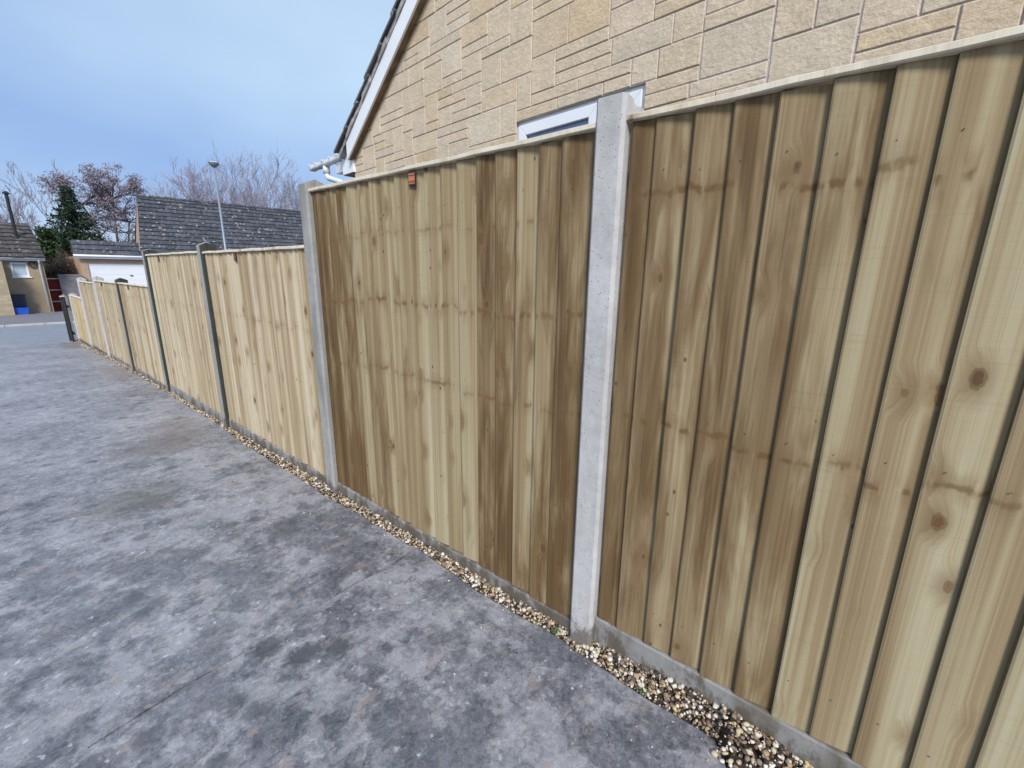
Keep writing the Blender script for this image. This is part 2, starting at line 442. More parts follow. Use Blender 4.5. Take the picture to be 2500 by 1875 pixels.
    # spills that sit at fixed spots on the slab
    for (sx, sy, rx, ry, c, a) in ((-0.77, 1.57, 0.070, 0.060, (0.045, 0.047, 0.055), 0.75), (-0.69, 1.44, 0.085, 0.06, (0.045, 0.047, 0.055), 0.8),
                                   (-0.60, 1.37, 0.055, 0.055, (0.05, 0.055, 0.05), 0.7), (-0.62, 1.62, 0.045, 0.05, (0.05, 0.052, 0.058), 0.5),
                                   (-0.52, 4.36, 0.34, 0.30, (0.13, 0.105, 0.085), 0.55), (-0.30, 4.75, 0.25, 0.5, (0.16, 0.12, 0.095), 0.4),
                                   (-0.85, 3.35, 0.30, 0.25, (0.14, 0.13, 0.09), 0.4), (-0.18, 13.3, 0.22, 0.9, (0.15, 0.10, 0.075), 0.5),
                                   (-0.16, 8.3, 0.16, 0.8, (0.19, 0.13, 0.10), 0.45), (-0.36, 2.35, 0.12, 0.14, (0.07, 0.072, 0.08), 0.5)):
        dd = m.vmath('LENGTH', m.scale(m.vmath('SUBTRACT', warp, (sx, sy, 0)), (1 / rx, 1 / ry, 0)))
        k = m.math('SUBTRACT', 1.0, m.step(m.math('ADD', dd, m.math('MULTIPLY', m.math('SUBTRACT', fine, 0.5), 1.6)), 0.45, 1.1))
        col = m.mix(m.math('MULTIPLY', k, a), col, c)
    h = m.math('ADD', m.math('MULTIPLY', fine, 0.8), m.math('MULTIPLY', grit, 0.35))
    m.bump(h, 0.55, 0.008)
    return m.done(col, m.ramp(fine, [(0.3, (0.36,) * 3), (0.7, (0.55,) * 3)]), 0.7)
DRIVE = drive_mat()

def gravel_mat():
    m = NT('mixed_flint_gravel')
    i = m.island()
    col = m.ramp(i, [(0.0, (0.045, 0.036, 0.030)), (0.11, (0.17, 0.105, 0.065)), (0.22, (0.40, 0.285, 0.175)), (0.34, (0.10, 0.08, 0.065)), (0.45, (0.55, 0.45, 0.32)), (0.58, (0.28, 0.20, 0.14)), (0.68, (0.62, 0.56, 0.47)), (0.80, (0.22, 0.18, 0.15)), (0.88, (0.70, 0.66, 0.60)), (0.96, (0.58, 0.45, 0.20))], 'CONSTANT')
    p = m.pos()
    col = m.mix(0.4, col, m.ramp(m.noise(p, 130, 3, 0.6), [(0.3, (0.5, 0.5, 0.5)), (0.7, (1.25, 1.2, 1.1))]), 'MULTIPLY')
    return m.done(col, 0.8, 0.25)
GRAVEL = gravel_mat()
SOIL = simple('dark_damp_soil', (0.060, 0.045, 0.033), 0.95, 0.2, var=0.5, sc=30, bump=0.8)
GROUND = simple('rough_garden_ground', (0.085, 0.080, 0.055), 0.95, 0.2, var=0.5, sc=2.0, bump=0.5)
ASPHALT = simple('worn_grey_asphalt', (0.23, 0.24, 0.265), 0.5, 0.5, var=0.15, sc=3, bump=0.3)
KERB = simple('kerb_concrete', (0.42, 0.41, 0.40), 0.8, 0.3, var=0.15, sc=4)
PAVE = simple('pavement_asphalt', (0.185, 0.17, 0.185), 0.75, 0.4, var=0.2, sc=3, bump=0.3)
UPVC = simple('white_upvc', (0.80, 0.81, 0.83), 0.32, 0.5, var=0.03, sc=3)
UPVC_OLD = simple('aged_white_upvc', (0.66, 0.66, 0.67), 0.4, 0.5, var=0.08, sc=8)
SOFFIT = simple('shaded_weathered_soffit', (0.22, 0.15, 0.085), 0.8, 0.3, var=0.35, sc=10)  # stained eaves ply; on the verge its dark tone stands for shade
BLACK = simple('black_paint', (0.012, 0.013, 0.016), 0.45, 0.5, var=0.2, sc=5)

def glass_mat():
    m = NT('sky_tinted_glass')
    return m.done((0.24, 0.31, 0.52), 0.05, 0.9)  # opaque pane, the sky's blue reflection is put into its base colour
GLASS = glass_mat()

def stone_mat():
    m = NT('reconstructed_cotswold_stone')
    p = m.pos()
    r = m.math('FRACT', m.math('ADD', m.rand(), m.math('MULTIPLY', m.island(), 7.31)))
    col = m.ramp(r, [(0.0, (0.57, 0.435, 0.285)), (0.14, (0.63, 0.505, 0.360)), (0.36, (0.60, 0.485, 0.345)), (0.52, (0.645, 0.515, 0.385)), (0.70, (0.58, 0.485, 0.365)), (0.83, (0.61, 0.465, 0.295)), (0.92, (0.62, 0.50, 0.36)), (1.0, (0.64, 0.54, 0.41))])
    a = m.noise(p, 9, 5, 0.65); b = m.noise(p, 55, 5, 0.7)
    col = m.mix(0.8, col, m.ramp(a, [(0.3, (0.86, 0.86, 0.86)), (0.7, (1.12, 1.12, 1.12))]), 'MULTIPLY')
    col = m.mix(0.7, col, m.ramp(b, [(0.3, (0.82, 0.81, 0.80)), (0.65, (1.14, 1.14, 1.15))]), 'MULTIPLY')
    m.bump(m.math('ADD', m.noise(m.scale(p, (1, 1, 1.5)), 24, 4, 0.6), m.math('MULTIPLY', b, 0.6)), 0.5, 0.012)
    return m.done(col, 0.9, 0.2)
STONE = stone_mat()
MORTAR = simple('grey_mortar', (0.50, 0.45, 0.43), 0.95, 0.15, var=0.2, sc=20, bump=0.5)

def tile_mat(name, base, lichen, amount, sc=7.0):
    m = NT(name)
    p = m.pos()
    r = m.math('FRACT', m.math('ADD', m.math('MULTIPLY', m.island(), 3.7), m.rand()))
    col = m.ramp(r, [(0.0, tuple(x * 0.72 for x in base)), (0.5, base), (1.0, tuple(x * 1.3 for x in base))])
    a = m.noise(p, 5, 5, 0.65)
    col = m.mix(0.7, col, m.ramp(a, [(0.3, (0.65, 0.65, 0.65)), (0.7, (1.35, 1.33, 1.3))]), 'MULTIPLY')
    wv = m.vmath('ADD', p, m.scale(m.vmath('SUBTRACT', m.noise(p, 11, 2, 0.5, col=True), (0.5, 0.5, 0.5)), (0.12, 0.12, 0.12)))
    for s, th, cc, shift in ((sc, 0.60, lichen, 0.0), (sc * 2.1, 0.66, (0.52, 0.53, 0.50), 4.7), (sc * 0.8, 0.84, (0.46, 0.38, 0.20), 9.1)):
        vv = m.vmath('ADD', wv, (shift, shift, shift))
        d = m.voro(vv, s)
        c = m.n('ShaderNodeSeparateColor'); m.put(c.inputs[0], m.voro(vv, s, out='Color'))
        z = m.math('MULTIPLY', m.step(c.outputs[0], th, 1.0), 0.34)
        k = m.math('SUBTRACT', 1.0, m.step(d, m.math('MULTIPLY', z, 0.6), m.math('ADD', z, 0.002)))
        col = m.mix(m.math('MULTIPLY', k, amount), col, cc)
    m.bump(m.noise(p, 40, 4, 0.6), 0.3, 0.01)
    return m.done(col, 0.85, 0.25)
TILE_FAR = tile_mat('dark_concrete_tile', (0.072, 0.074, 0.088), (0.50, 0.51, 0.51), 0.75, 4.6)
TILE_BROWN = tile_mat('mossy_brown_tile', (0.085, 0.075, 0.072), (0.34, 0.34, 0.26), 0.6, 2.6)
TILE_NEAR = tile_mat('grey_concrete_tile', (0.15, 0.15, 0.155), (0.22, 0.24, 0.20), 0.6, 9.0)
BEDDING = simple('verge_mortar', (0.36, 0.345, 0.33), 0.95, 0.2, var=0.45, sc=14, bump=0.7)

# ------------------------------------------------------------------ ground profile
PROF = [(-40, 0.16), (-6, 0.13), (0.75, 0.100), (2.6, 0.080), (4.5, 0.055), (6.4, 0.035), (8.3, -0.005), (10.2, -0.050), (12.0, -0.118),
        (13.9, -0.190), (15.0, -0.232), (22.0, -0.43), (29.0, -0.60), (40, -0.75), (70, -1.0), (1500, -1.6)]
_py, _pz = [a for a, b in PROF], [b for a, b in PROF]
def gz(y): return float(np.interp(y, _py, _pz))

def sheet(name, x0, x1, y0, y1, dz, mat, nx=2, ny=None, kind='structure', parent=None, edge=None):
    ys = sorted(set([y0, y1] + [y for y in _py if y0 < y < y1] + (list(np.linspace(y0, y1, ny)) if ny else [])))
    xs = list(np.linspace(x0, x1, nx))
    vs = [(x, y, gz(y) + dz) for y in ys for x in xs]
    n = len(xs)
    fs = [(j * n + i, j * n + i + 1, (j + 1) * n + i + 1, (j + 1) * n + i) for j in range(len(ys) - 1) for i in range(n - 1)]
    o = MB().add(vs, fs).build(name, mat, parent)
    if kind: o['kind'] = kind
    return o

# base terrain reaches the horizon; everything paved lies on it
sheet('ground', -900, 900, -300, 1500, -0.11, GROUND, nx=3)
tag(sheet('soil_strip', -0.35, 0.35, -6, 14.9, -0.035, SOIL), kind='structure')
sheet('road', -60, 60, 14.92, 21.9, -0.035, ASPHALT)
sheet('pavement', -60, 60, 22.02, 24.2, 0.02, PAVE)
sheet('forecourt', -60, 60, 24.21, 31.5, 0.005, PAVE)
kb = MB()
for i in range(-22, 22):
    kb.box(i * 0.915 + 0.004, i * 0.915 + 0.911, 21.9, 22.02, gz(22) - 0.09, gz(22) + 0.03)
tag(kb.build('kerb', KERB, bevel=0.012, bseg=1), kind='structure')

# driveway: four cast bays with open joints, ragged edge to the gravel
def edge_x(y):
    e = float(np.interp(y, [-6, 0.0, 0.5, 0.78, 1.1, 1.6, 2.1, 2.5, 3.0, 3.8, 4.5, 8.0, 11.0, 14.9], [-0.036, -0.034, -0.033, -0.022, -0.036, -0.020, -0.026, -0.044, -0.037, -0.044, -0.014, -0.014, -0.040, -0.045]))
    e += 0.003 * math.sin(y * 9.1) + 0.003 * math.sin(y * 23.7 + 1) + 0.002 * math.sin(y * 61.0)
    if 0.02 < y < 0.20:                                     # corner broken out of the slab edge
        e -= 0.060 * min(1.0, (y - 0.02) / 0.03) * min(1.0, (0.20 - y) / 0.012)
    return e
drive = empty('driveway')
drive['kind'] = 'structure'
bays = [(-6.0, 1.612), (1.620, 8.40), (8.412, 13.20), (13.212, 14.90)]
for (ya, yb_) in bays:
    ys = list(np.arange(ya, yb_, 0.05 if ya < 8 else 0.15)) + [yb_]
    xs = [-7.0, -4.5, -3.0, -2.0, -1.4, -1.0, -0.7, -0.45, -0.25, -0.17]
    V, F = [], []
    w = len(xs) + 3
    for y in ys:
        # the joint wanders a little across the drive
        for x in xs:
            jo = 0.0
            if abs(y - 1.61) < 0.03: jo = 0.055 * (x + 0.7) + 0.010 * math.sin(x * 11) + 0.005 * math.sin(x * 41)
            V.append((x, y + jo, gz(y)))
        e = edge_x(y)
        jo = 0.055 * 0.6 if abs(y - 1.61) < 0.03 else 0.0
        V.append((e - 0.008, y + jo, gz(y)))
        V.append((e, y + jo, gz(y) - 0.006))
        V.append((e + 0.012, y + jo, gz(y) - 0.10))
    for j in range(len(ys) - 1):
        for i in range(w - 1):
            F.append((j * w + i, j * w + i + 1, (j + 1) * w + i + 1, (j + 1) * w + i))
    for (j, flip) in ((0, True), (len(ys) - 1, False)):      # end faces in the joints
        b = len(V)
        for i in range(w): V.append((V[j * w + i][0], V[j * w + i][1], V[j * w + i][2] - 0.08))
        for i in range(w - 1):
            q = (j * w + i, j * w + i + 1, b + i + 1, b + i)
            F.append(q if flip else q[::-1])
    MB().add(V, F).build('concrete_slab', DRIVE, drive)

jf = MB()
for (xa, xb, yj, sk) in ((-7.0, -1.26, 1.616, 0.055), (-0.92, -0.46, 1.616, 0.055), (-7, -1.5, 8.406, 0), (-0.42, -0.06, 8.406, 0), (-7, -0.9, 13.206, 0)):
    nseg = 24
    V, F = [], []
    for i in range(nseg + 1):
        x = xa + (xb - xa) * i / nseg
        for dy in (-0.02, 0.02): V.append((x, yj + dy + sk * (x + 0.7), gz(yj) - 0.0015 - 0.004 * abs(math.sin(i * 1.7))))
    for i in range(nseg): F.append((2 * i, 2 * i + 2, 2 * i + 3, 2 * i + 1))
    jf.add(V, F)
jf.build('joint_filler', DRIVE, drive)

# ------------------------------------------------------------------ the boundary fence
POST_Y = [0.748, 2.603, 4.510, 6.442, 8.305, 10.190, 11.994, 13.780]     # far edge of each post
POST_W, POST_D = 0.094, 0.135
POST_T = [1.931, 1.897, 1.634, 1.625, 1.284, 1.280, 1.233, 0.868]
POST_L = ['tall pale concrete post in the foreground, standing between the two nearest panels',
          'tall concrete post where the fence first steps down, lichen spot near its top',
          'concrete post with dark algae-stained near side, second step post before the tall pair of panels',
          'algae-stained concrete post at the left end of the mid-height panels, before the garage',
          'dark-sided short concrete post, first of the low part of the fence, before the garage door',
          'slim short concrete post with sandy side, second of the low part of the fence',
          'short pale concrete post at the third low bay, beside the garage wall corner',
          'last and shortest concrete post at the road end, next to the black gate']
POST_M = [POST_NEW, POST_OLD, POST_OLD, POST_OLD, POST_OLD, POST_NEW, POST_NEW, POST_NEW]
def post_mesh(h, m_main, m_side, flat=False):
    W, D = POST_W, POST_D
    c = 0.010
    poly = [(0, -W + c), (c, -W), (0.050, -W), (0.050, -W + 0.008), (0.092, -W + 0.008), (0.092, -W), (D - c, -W), (D, -W + c),
            (D, -c), (D - c, 0), (0.092, 0), (0.092, -0.008), (0.050, -0.008), (0.050, 0), (c, 0), (0, -c)]
    n = len(poly)
    def ztop(x): return (h - 0.16 * max(0.0, x - 0.012)) if flat else h + 0.034 * (1 - abs(x - D * 0.46) / (D * 0.54))
    # split the top along the ridge
    V = [(x, y, -0.6) for x, y in poly] + [(x, y, ztop(x)) for x, y in poly]
    F = [(i, (i + 1) % n, n + (i + 1) % n, n + i) for i in range(n)]
    mi = []
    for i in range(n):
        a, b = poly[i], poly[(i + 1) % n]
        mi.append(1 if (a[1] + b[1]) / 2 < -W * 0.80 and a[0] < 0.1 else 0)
    rx = D * 0.46
    r0, r1 = len(V), len(V) + 1
    V += [(rx, -W + 0.008, ztop(rx)), (rx, -0.008, ztop(rx))]
    F += [(n + 0, n + 15, n + 14, n + 13, n + 12, r1, r0, n + 3, n + 2, n + 1), (n + 4, r0, r1, n + 11, n + 10, n + 9, n + 8, n + 7, n + 6, n + 5)]
    F += [(n + 3, r0, n + 4), (n + 12, n + 11, r1)]
    mi += [0] * 4
    mb = MB(); mb.v, mb.f, mb.m = V, F, mi
    return mb.mesh('post_shaft', [m_main, m_side])
for k, y in enumerate(POST_Y):
    g = gz(y)
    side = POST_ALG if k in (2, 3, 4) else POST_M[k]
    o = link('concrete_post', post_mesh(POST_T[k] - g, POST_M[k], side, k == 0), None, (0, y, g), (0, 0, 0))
    tag(o, POST_L[k], 'fence post', 'slotted concrete fence posts')

PANEL_T = [1.881, 1.881, 1.594, 1.602, 1.260, 1.252, 1.206, 0.869]
PANEL_B = [0.235, 0.155, 0.142, 0.137, 0.078, 0.040, -0.015, -0.075]
PANEL_S = [0.570, 2.461, 4.40, 6.33, 8.20, 10.07, 11.88, 13.65]          # a board seam in each bay
PITCH_B = [0.0965, 0.1002, 0.100, 0.100, 0.100, 0.100, 0.100, 0.100]
PANEL_L = ['nearest feather-edge panel, filling the right of the picture, cut by its edge',
           'tall damp-stained feather-edge panel with an orange maker tag, between the two tallest posts',
           'mid-height feather-edge panel just left of the first step in the fence',
           'mid-height feather-edge panel left of the dark-sided post, further from the camera of the two',
           'low feather-edge panel directly below the right edge of the white garage door',
           'second low feather-edge panel towards the road, under the garage door',
           'third low feather-edge panel towards the road, narrow in view',
           'lowest honey-coloured feather-edge panel at the road end of the fence']
# tone / damp of single boards, read off the timber (y of the board, tone, damp)
TONE = {0: [(0.62, 0.36, 0.80), (0.52, 0.44, 0.60), (0.42, 0.44, 0.60), (0.33, 0.43, 0.62), (0.23, 0.46, 0.55), (0.13, 0.42, 0.66), (0.04, 0.60, 0.25), (-0.05, 0.56, 0.28), (-0.15, 0.60, 0.22), (-0.25, 0.58, 0.25), (-0.5, 0.55, 0.3)],
        1: [(2.45, 0.42, 0.72), (2.30, 0.46, 0.66), (2.10, 0.50, 0.40), (1.92, 0.47, 0.38), (1.80, 0.52, 0.35), (1.70, 0.48, 0.40), (1.60, 0.55, 0.30), (1.51, 0.62, 0.18), (1.40, 0.45, 0.35), (1.31, 0.60, 0.25), (1.20, 0.45, 0.66), (1.10, 0.44, 0.70), (1.00, 0.50, 0.50), (0.90, 0.44, 0.68), (0.80, 0.40, 0.78)]}
PMAT = [WOOD_1, WOOD_2, WOOD_B, WOOD_B, WOOD_B, WOOD_B, WOOD_B, WOOD_C]

def board_mesh(h, mat, r):
    """feather-edge board: thin at y=0, thick (far side) at y=w; front faces -x"""
    w = 0.125 + r.uniform(-0.003, 0.003)
    t0, t1 = 0.005, 0.0285 + r.uniform(-0.0025, 0.002)
    cup = r.uniform(0.0022, 0.0045)
    sec = [(0.0, 0.0), (-t0 + 0.001, 0.0)]
    for u in (0.02, 0.16, 0.32, 0.5, 0.68, 0.84):
        sec.append((-(t0 + (t1 - t0) * u) - cup * math.sin(math.pi * u), w * u))
    sec += [(-t1 + 0.0004, w - 0.006), (-t1 + 0.0022, w - 0.0018), (-t1 + 0.006, w), (-0.0068, w), (-0.0068, w - 0.024)]
    n, L = len(sec), 7
    V, F = [], []
    ph, am = r.uniform(0, 6), r.uniform(0.0004, 0.0016)
    bow = r.uniform(-0.0022, 0.0022)
    for j in range(L):
        z = h * j / (L - 1)
        for i, (x, y) in enumerate(sec):
            dy = am * math.sin(ph + 4.5 * z) if y > 0.09 else 0.0
            dx = bow * math.sin(math.pi * j / (L - 1)) * (y / w)
            V.append((x + dx, y + dy, z))
    for j in range(L - 1):
        for i in range(n):
            i2 = (i + 1) % n
            F.append((j * n + i, j * n + i2, (j + 1) * n + i2, (j + 1) * n + i))
    F.append(tuple(range(n))); F.append(tuple(range((L - 1) * n, L * n))[::-1])
    mb = MB(); mb.add(V, F)
    me = mb.mesh('feather_edge_board', [mat, EDGE_SHADE], smooth=True)
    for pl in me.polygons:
        if pl.normal.y > 0.8: pl.material_index = 1  # far edge takes the painted seam shade
    me.set_sharp_from_angle(angle=math.radians(28))
    return me

TAG_B = simple('tag_black', (0.02, 0.02, 0.022), 0.5, 0.4)
TAG_O = simple('tag_orange', (0.46, 0.135, 0.055), 0.55, 0.4)
TAG_R = simple('tag_red', (0.30, 0.07, 0.05), 0.55, 0.4)
TAG_P = simple('tag_print', (0.70, 0.34, 0.17), 0.55, 0.4)
NAIL = simple('galvanised_nail', (0.20, 0.17, 0.14), 0.6, 0.5, 0.6)
TAG_Y = [None, 1.618, 3.72, 5.85, 7.60, 9.55, 11.30, None]

for k in range(8):
    y_hi = (POST_Y[k] - POST_W) if k == 0 else POST_Y[k] - POST_W
    y_lo = -1.20 if k == 0 else POST_Y[k - 1]
    ztop, zbot, pit, mat = PANEL_T[k], PANEL_B[k], PITCH_B[k], PMAT[k]
    P = empty('fence_panel', (0.052, (y_hi + y_lo) / 2, zbot), 0, PANEL_L[k], 'fence panel', 'feather-edge fence panels')
    yc = (y_hi + y_lo) / 2
    h = ztop - 0.022 - zbot
    r = random.Random(100 + k)
    vari = [board_mesh(h - 0.002 * i, mat, r) for i in range(6)]
    # board left (thick) edges at seam + n * pitch
    s = PANEL_S[k]
    n0 = int(math.floor((y_lo + 0.03 - s) / pit)); n1 = int(math.ceil((y_hi - s) / pit))
    for n in range(n0, n1 + 1):
        left = s + n * pit + r.uniform(-0.004, 0.004)
        if left - 0.125 < y_lo - 0.05 or left > y_hi + 0.125: continue
        if left > y_hi - 0.004:
            if left - 0.10 > y_hi - 0.02: continue
            left = y_hi - 0.004 - r.uniform(0, 0.006)       # end board runs to the post
        if left - 0.125 < y_lo + 0.003:
            left = max(left, y_lo + 0.128) if left - 0.125 > y_lo - 0.07 else left
        me = vari[r.randrange(6)]
        w = max(v.co.y for v in me.vertices)
        b = link('board', me, P, (r.uniform(-0.0008, 0.0008), left - w - yc, r.uniform(0.0, 0.006)), (r.uniform(-0.0012, 0.0012), 0, 0))
        if k in TONE:
            tt = min(TONE[k], key=lambda e: abs(e[0] - (left - 0.05)))
            b.color = (tt[1] + r.uniform(-0.02, 0.02), tt[2], 0.5, 1)
        else:
            b.color = (0.5 + r.uniform(-0.11, 0.11), 0.4 + r.uniform(-0.15, 0.15), 0.5, 1)
    # back rails and top capping
    for zz in (0.14, h * 0.5, h - 0.14):
        MB().prism([(0.0015, zz - 0.019), (0.032, zz - 0.019), (0.032, zz + 0.010), (0.0015, zz + 0.019)], 'y', y_lo - yc + 0.004, y_hi - yc - 0.004).build('back_rail', mat, P).color = (0.45, 0.5, 0.5, 1)
    cv = MB()
    L = 14
    ya, yb_ = y_lo - yc - 0.004, y_hi - yc + 0.004
    V, F = [], []
    for j in range(L + 1):
        y = ya + (yb_ - ya) * j / L
        jz = 0.0015 * math.sin(j * 1.9 + k); jx = 0.001 * math.sin(j * 2.7 + k)
        for (x, z) in ((-0.041, 0.003), (-0.037, 0.0), (0.016, 0.0), (0.018, 0.016), (-0.032, 0.0185), (-0.041, 0.0145)):
            V.append((x + jx, y, h + z + jz))
    for j in range(L):
        for i in range(6):
            F.append((j * 6 + i, j * 6 + (i + 1) % 6, (j + 1) * 6 + (i + 1) % 6, (j + 1) * 6 + i))
    F += [tuple(range(6)), tuple(range(L * 6, L * 6 + 6))[::-1]]
    cv.add(V, F).build('capping_rail', CAP, P).color = (0.5, 0.4, 0.5, 1)
    # nails: two rows of heads per rail, one object
    nb = MB()
    for zz in (0.14, h * 0.5, h - 0.14):
        y = s - 0.02
        for n in range(n0, n1 + 1):
            yy = s + n * pit - 0.030
            if y_lo + 0.03 < yy < y_hi - 0.03 and k < 4:
                xx = -0.0185 - 0.0085
                z2 = zz + r.uniform(-0.012, 0.012)
                nb.lathe([(0.0001, 0.0010), (0.0014, 0.0008), (0.0018, -0.001)], (0, 0, 0), 6)
                for q in range(len(nb.v) - 18, len(nb.v)):
                    a = nb.v[q]
                    nb.v[q] = (xx - a[2], yy - yc + a[0], z2 + a[1])
    if nb.v:
        no = nb.build('nail_heads', NAIL, P); no['kind'] = 'stuff'
    # maker's tag
    if TAG_Y[k] is not None:
        tw = 0.046
        T = MB()
        t = T.box(-0.0355, -0.0315, -tw / 2, tw / 2, -0.026, 0.026).build('maker_tag', TAG_B, P, loc=(0, TAG_Y[k] - yc, h - 0.034))
        tm = TAG_O if k == 1 else TAG_R
        for (za, zb_) in ((0.014, 0.0205), (-0.011, 0.0105), (-0.0205, -0.0145)):
            MB().box(-0.0368, -0.0356, -tw / 2 + 0.003, tw / 2 - 0.003, za, zb_).build('coloured_band', tm, t)
        MB().box(-0.0376, -0.0369, -tw / 2 + 0.006, tw / 2 - 0.006, -0.0025, -0.0005).build('printed_line', TAG_P if k == 1 else TAG_O, t)

GB_L = ['gravel board at the foot of the nearest panel, pebbles heaped against it',
        'gravel board under the tall damp panel between the two tallest posts',
        'gravel board under the mid-height panel right of the dark-sided post',
        'gravel board under the further of the two mid-height panels',
        'pale gravel board under the first low panel below the garage door',
        'pale gravel board under the second low panel towards the road',
        'pale gravel board under the third low panel, narrow in view',
        'shortest gravel board at the road end of the fence']
for k in range(8):
    y_hi = POST_Y[k] - POST_W
    y_lo = -1.20 if k == 0 else POST_Y[k - 1]
    z1 = PANEL_B[k]
    g = MB()
    L = 12
    V, F = [], []
    for j in range(L + 1):
        y = y_lo + 0.002 + (y_hi - y_lo - 0.004) * j / L
        wv = 0.0012 * math.sin(j * 2.1 + k)
        for (x, z) in ((0.0235, -0.45), (0.0235, z1 - 0.006 + wv), (0.028, z1 - 0.0005 + wv), (0.070, z1 - 0.0005 + wv), (0.075, z1 - 0.006), (0.075, -0.45)):
            V.append((x, y, z))
    for j in range(L):
        for i in range(6):
            F.append((j * 6 + i, j * 6 + (i + 1) % 6, (j + 1) * 6 + (i + 1) % 6, (j + 1) * 6 + i))
    F += [tuple(range(6)), tuple(range(L * 6, L * 6 + 6))[::-1]]
    tag(g.add(V, F).build('gravel_board', GBOARD), GB_L[k], 'gravel board', 'concrete gravel boards under the panels')

# ------------------------------------------------------------------ gravel strip between slab and fence
def ico(sub):
    bm = bmesh.new()
    bmesh.ops.create_icosphere(bm, subdivisions=sub, radius=1.0)
    v = np.array([q.co[:] for q in bm.verts]); f = np.array([[q.index for q in p.verts] for p in bm.faces])
    bm.free()
    return v, f
def pebbles(name, pts, sizes, sub, mat):
    bv, bf = ico(sub)
    n, nv = len(pts), len(bv)
    sc = sizes[:, None] * nrg.uniform(0.62, 1.2, (n, 3)); sc[:, 2] *= 0.72
    V = bv[None] * (1 + nrg.normal(0, 0.10, (n, nv, 1))) * sc[:, None, :]
    a = nrg.uniform(0, 6.283, n); b = nrg.normal(0, 0.35, n)
    ca, sa, cb, sb = np.cos(a), np.sin(a), np.cos(b), np.sin(b)
    x, y, z = V[..., 0], V[..., 1], V[..., 2]
    y, z = y * cb[:, None] - z * sb[:, None], y * sb[:, None] + z * cb[:, None]
    x, y = x * ca[:, None] - y * sa[:, None], x * sa[:, None] + y * ca[:, None]
    V = np.stack([x, y, z], -1) + pts[:, None, :]
    F = (bf[None] + (np.arange(n) * nv)[:, None, None]).reshape(-1, 3)
    me = bpy.data.meshes.new(name)
    me.vertices.add(n * nv); me.vertices.foreach_set('co', V.reshape(-1))
    me.loops.add(F.size); me.loops.foreach_set('vertex_index', F.reshape(-1).astype(np.int32))
    me.polygons.add(len(F)); me.polygons.foreach_set('loop_start', np.arange(0, F.size, 3, dtype=np.int32))
    me.polygons.foreach_set('use_smooth', np.ones(len(F), dtype=bool))
    me.update(calc_edges=True)
    me.materials.append(mat)
    return link(name, me)
def strip_pts(y0, y1, dens, smin, smax):
    n = int((y1 - y0) * 0.062 * dens)
    y = nrg.uniform(y0, y1, n)
    e = np.array([edge_x(v) for v in y])
    x = e + 0.002 + (0.022 - e) * nrg.uniform(0, 1, n)
    s = nrg.uniform(0, 1, n) ** 2.2 * (smax - smin) + smin
    heap = np.interp(y, [-2, 0.0, 0.3, 0.60, 0.70, 0.9, 3, 15], [0.075, 0.07, 0.075, 0.065, 0.016, 0.026, 0.02, 0.014]) * np.clip((x - e) / 0.055, 0, 1) * (0.75 + 0.35 * np.sin(y * 7.3) * np.sin(y * 3.1 + 1))
    z = np.array([gz(v) for v in y]) - 0.016 + heap + nrg.uniform(0, 0.016, n)
    return np.stack([x, y, z], -1), s
p_, s_ = [np.concatenate(z) for z in zip(strip_pts(-1.2, 3.2, 19000, 0.0026, 0.0100), strip_pts(-1.2, 0.7, 16000, 0.0026, 0.0090))]
tag(pebbles('gravel', p_, s_, 2, GRAVEL), 'brown and cream flint gravel filling the gap along the near fence', 'gravel', kind='stuff')
p_, s_ = strip_pts(3.2, 14.2, 9500, 0.004, 0.0125)
tag(pebbles('gravel', p_, s_, 1, GRAVEL), 'brown and cream flint gravel filling the gap along the far fence', 'gravel', kind='stuff')
n = 150
yy = nrg.uniform(-0.3, 6.0, n); xx = np.array([edge_x(v) for v in yy]) - 0.004 - nrg.exponential(0.10, n)
zz = np.array([gz(v) for v in yy])
ss = nrg.uniform(0.0015, 0.0055, n)
tag(pebbles('loose_grit', np.stack([xx, yy, zz + ss * 0.4], -1), ss, 1, GRAVEL), 'loose bits of gravel strayed onto the driveway', 'gravel', kind='stuff')

V, F = [], []
wys = list(np.arange(-1.2, 14.3, 0.05))
for y in wys:
    e = edge_x(y)
    hp = float(np.interp(y, [-2, 0.0, 0.3, 0.60, 0.70, 0.9, 3, 15], [0.075, 0.07, 0.075, 0.065, 0.016, 0.026, 0.02, 0.014])) * (0.75 + 0.35 * math.sin(y * 7.3) * math.sin(y * 3.1 + 1))
    for (x, z) in ((e - 0.02, -0.030), (e + 0.004, -0.020), (e + 0.028, -0.020 + hp * 0.5), (0.030, -0.020 + hp)):
        V.append((x, y, gz(y) + z + 0.003 * math.sin(y * 51 + x * 90)))
for j in range(len(wys) - 1):
    for i in range(3): F.append((j * 4 + i, j * 4 + i + 1, (j + 1) * 4 + i + 1, (j + 1) * 4 + i))
tag(MB().add(V, F).build('soil_bed', SOIL), kind='structure')

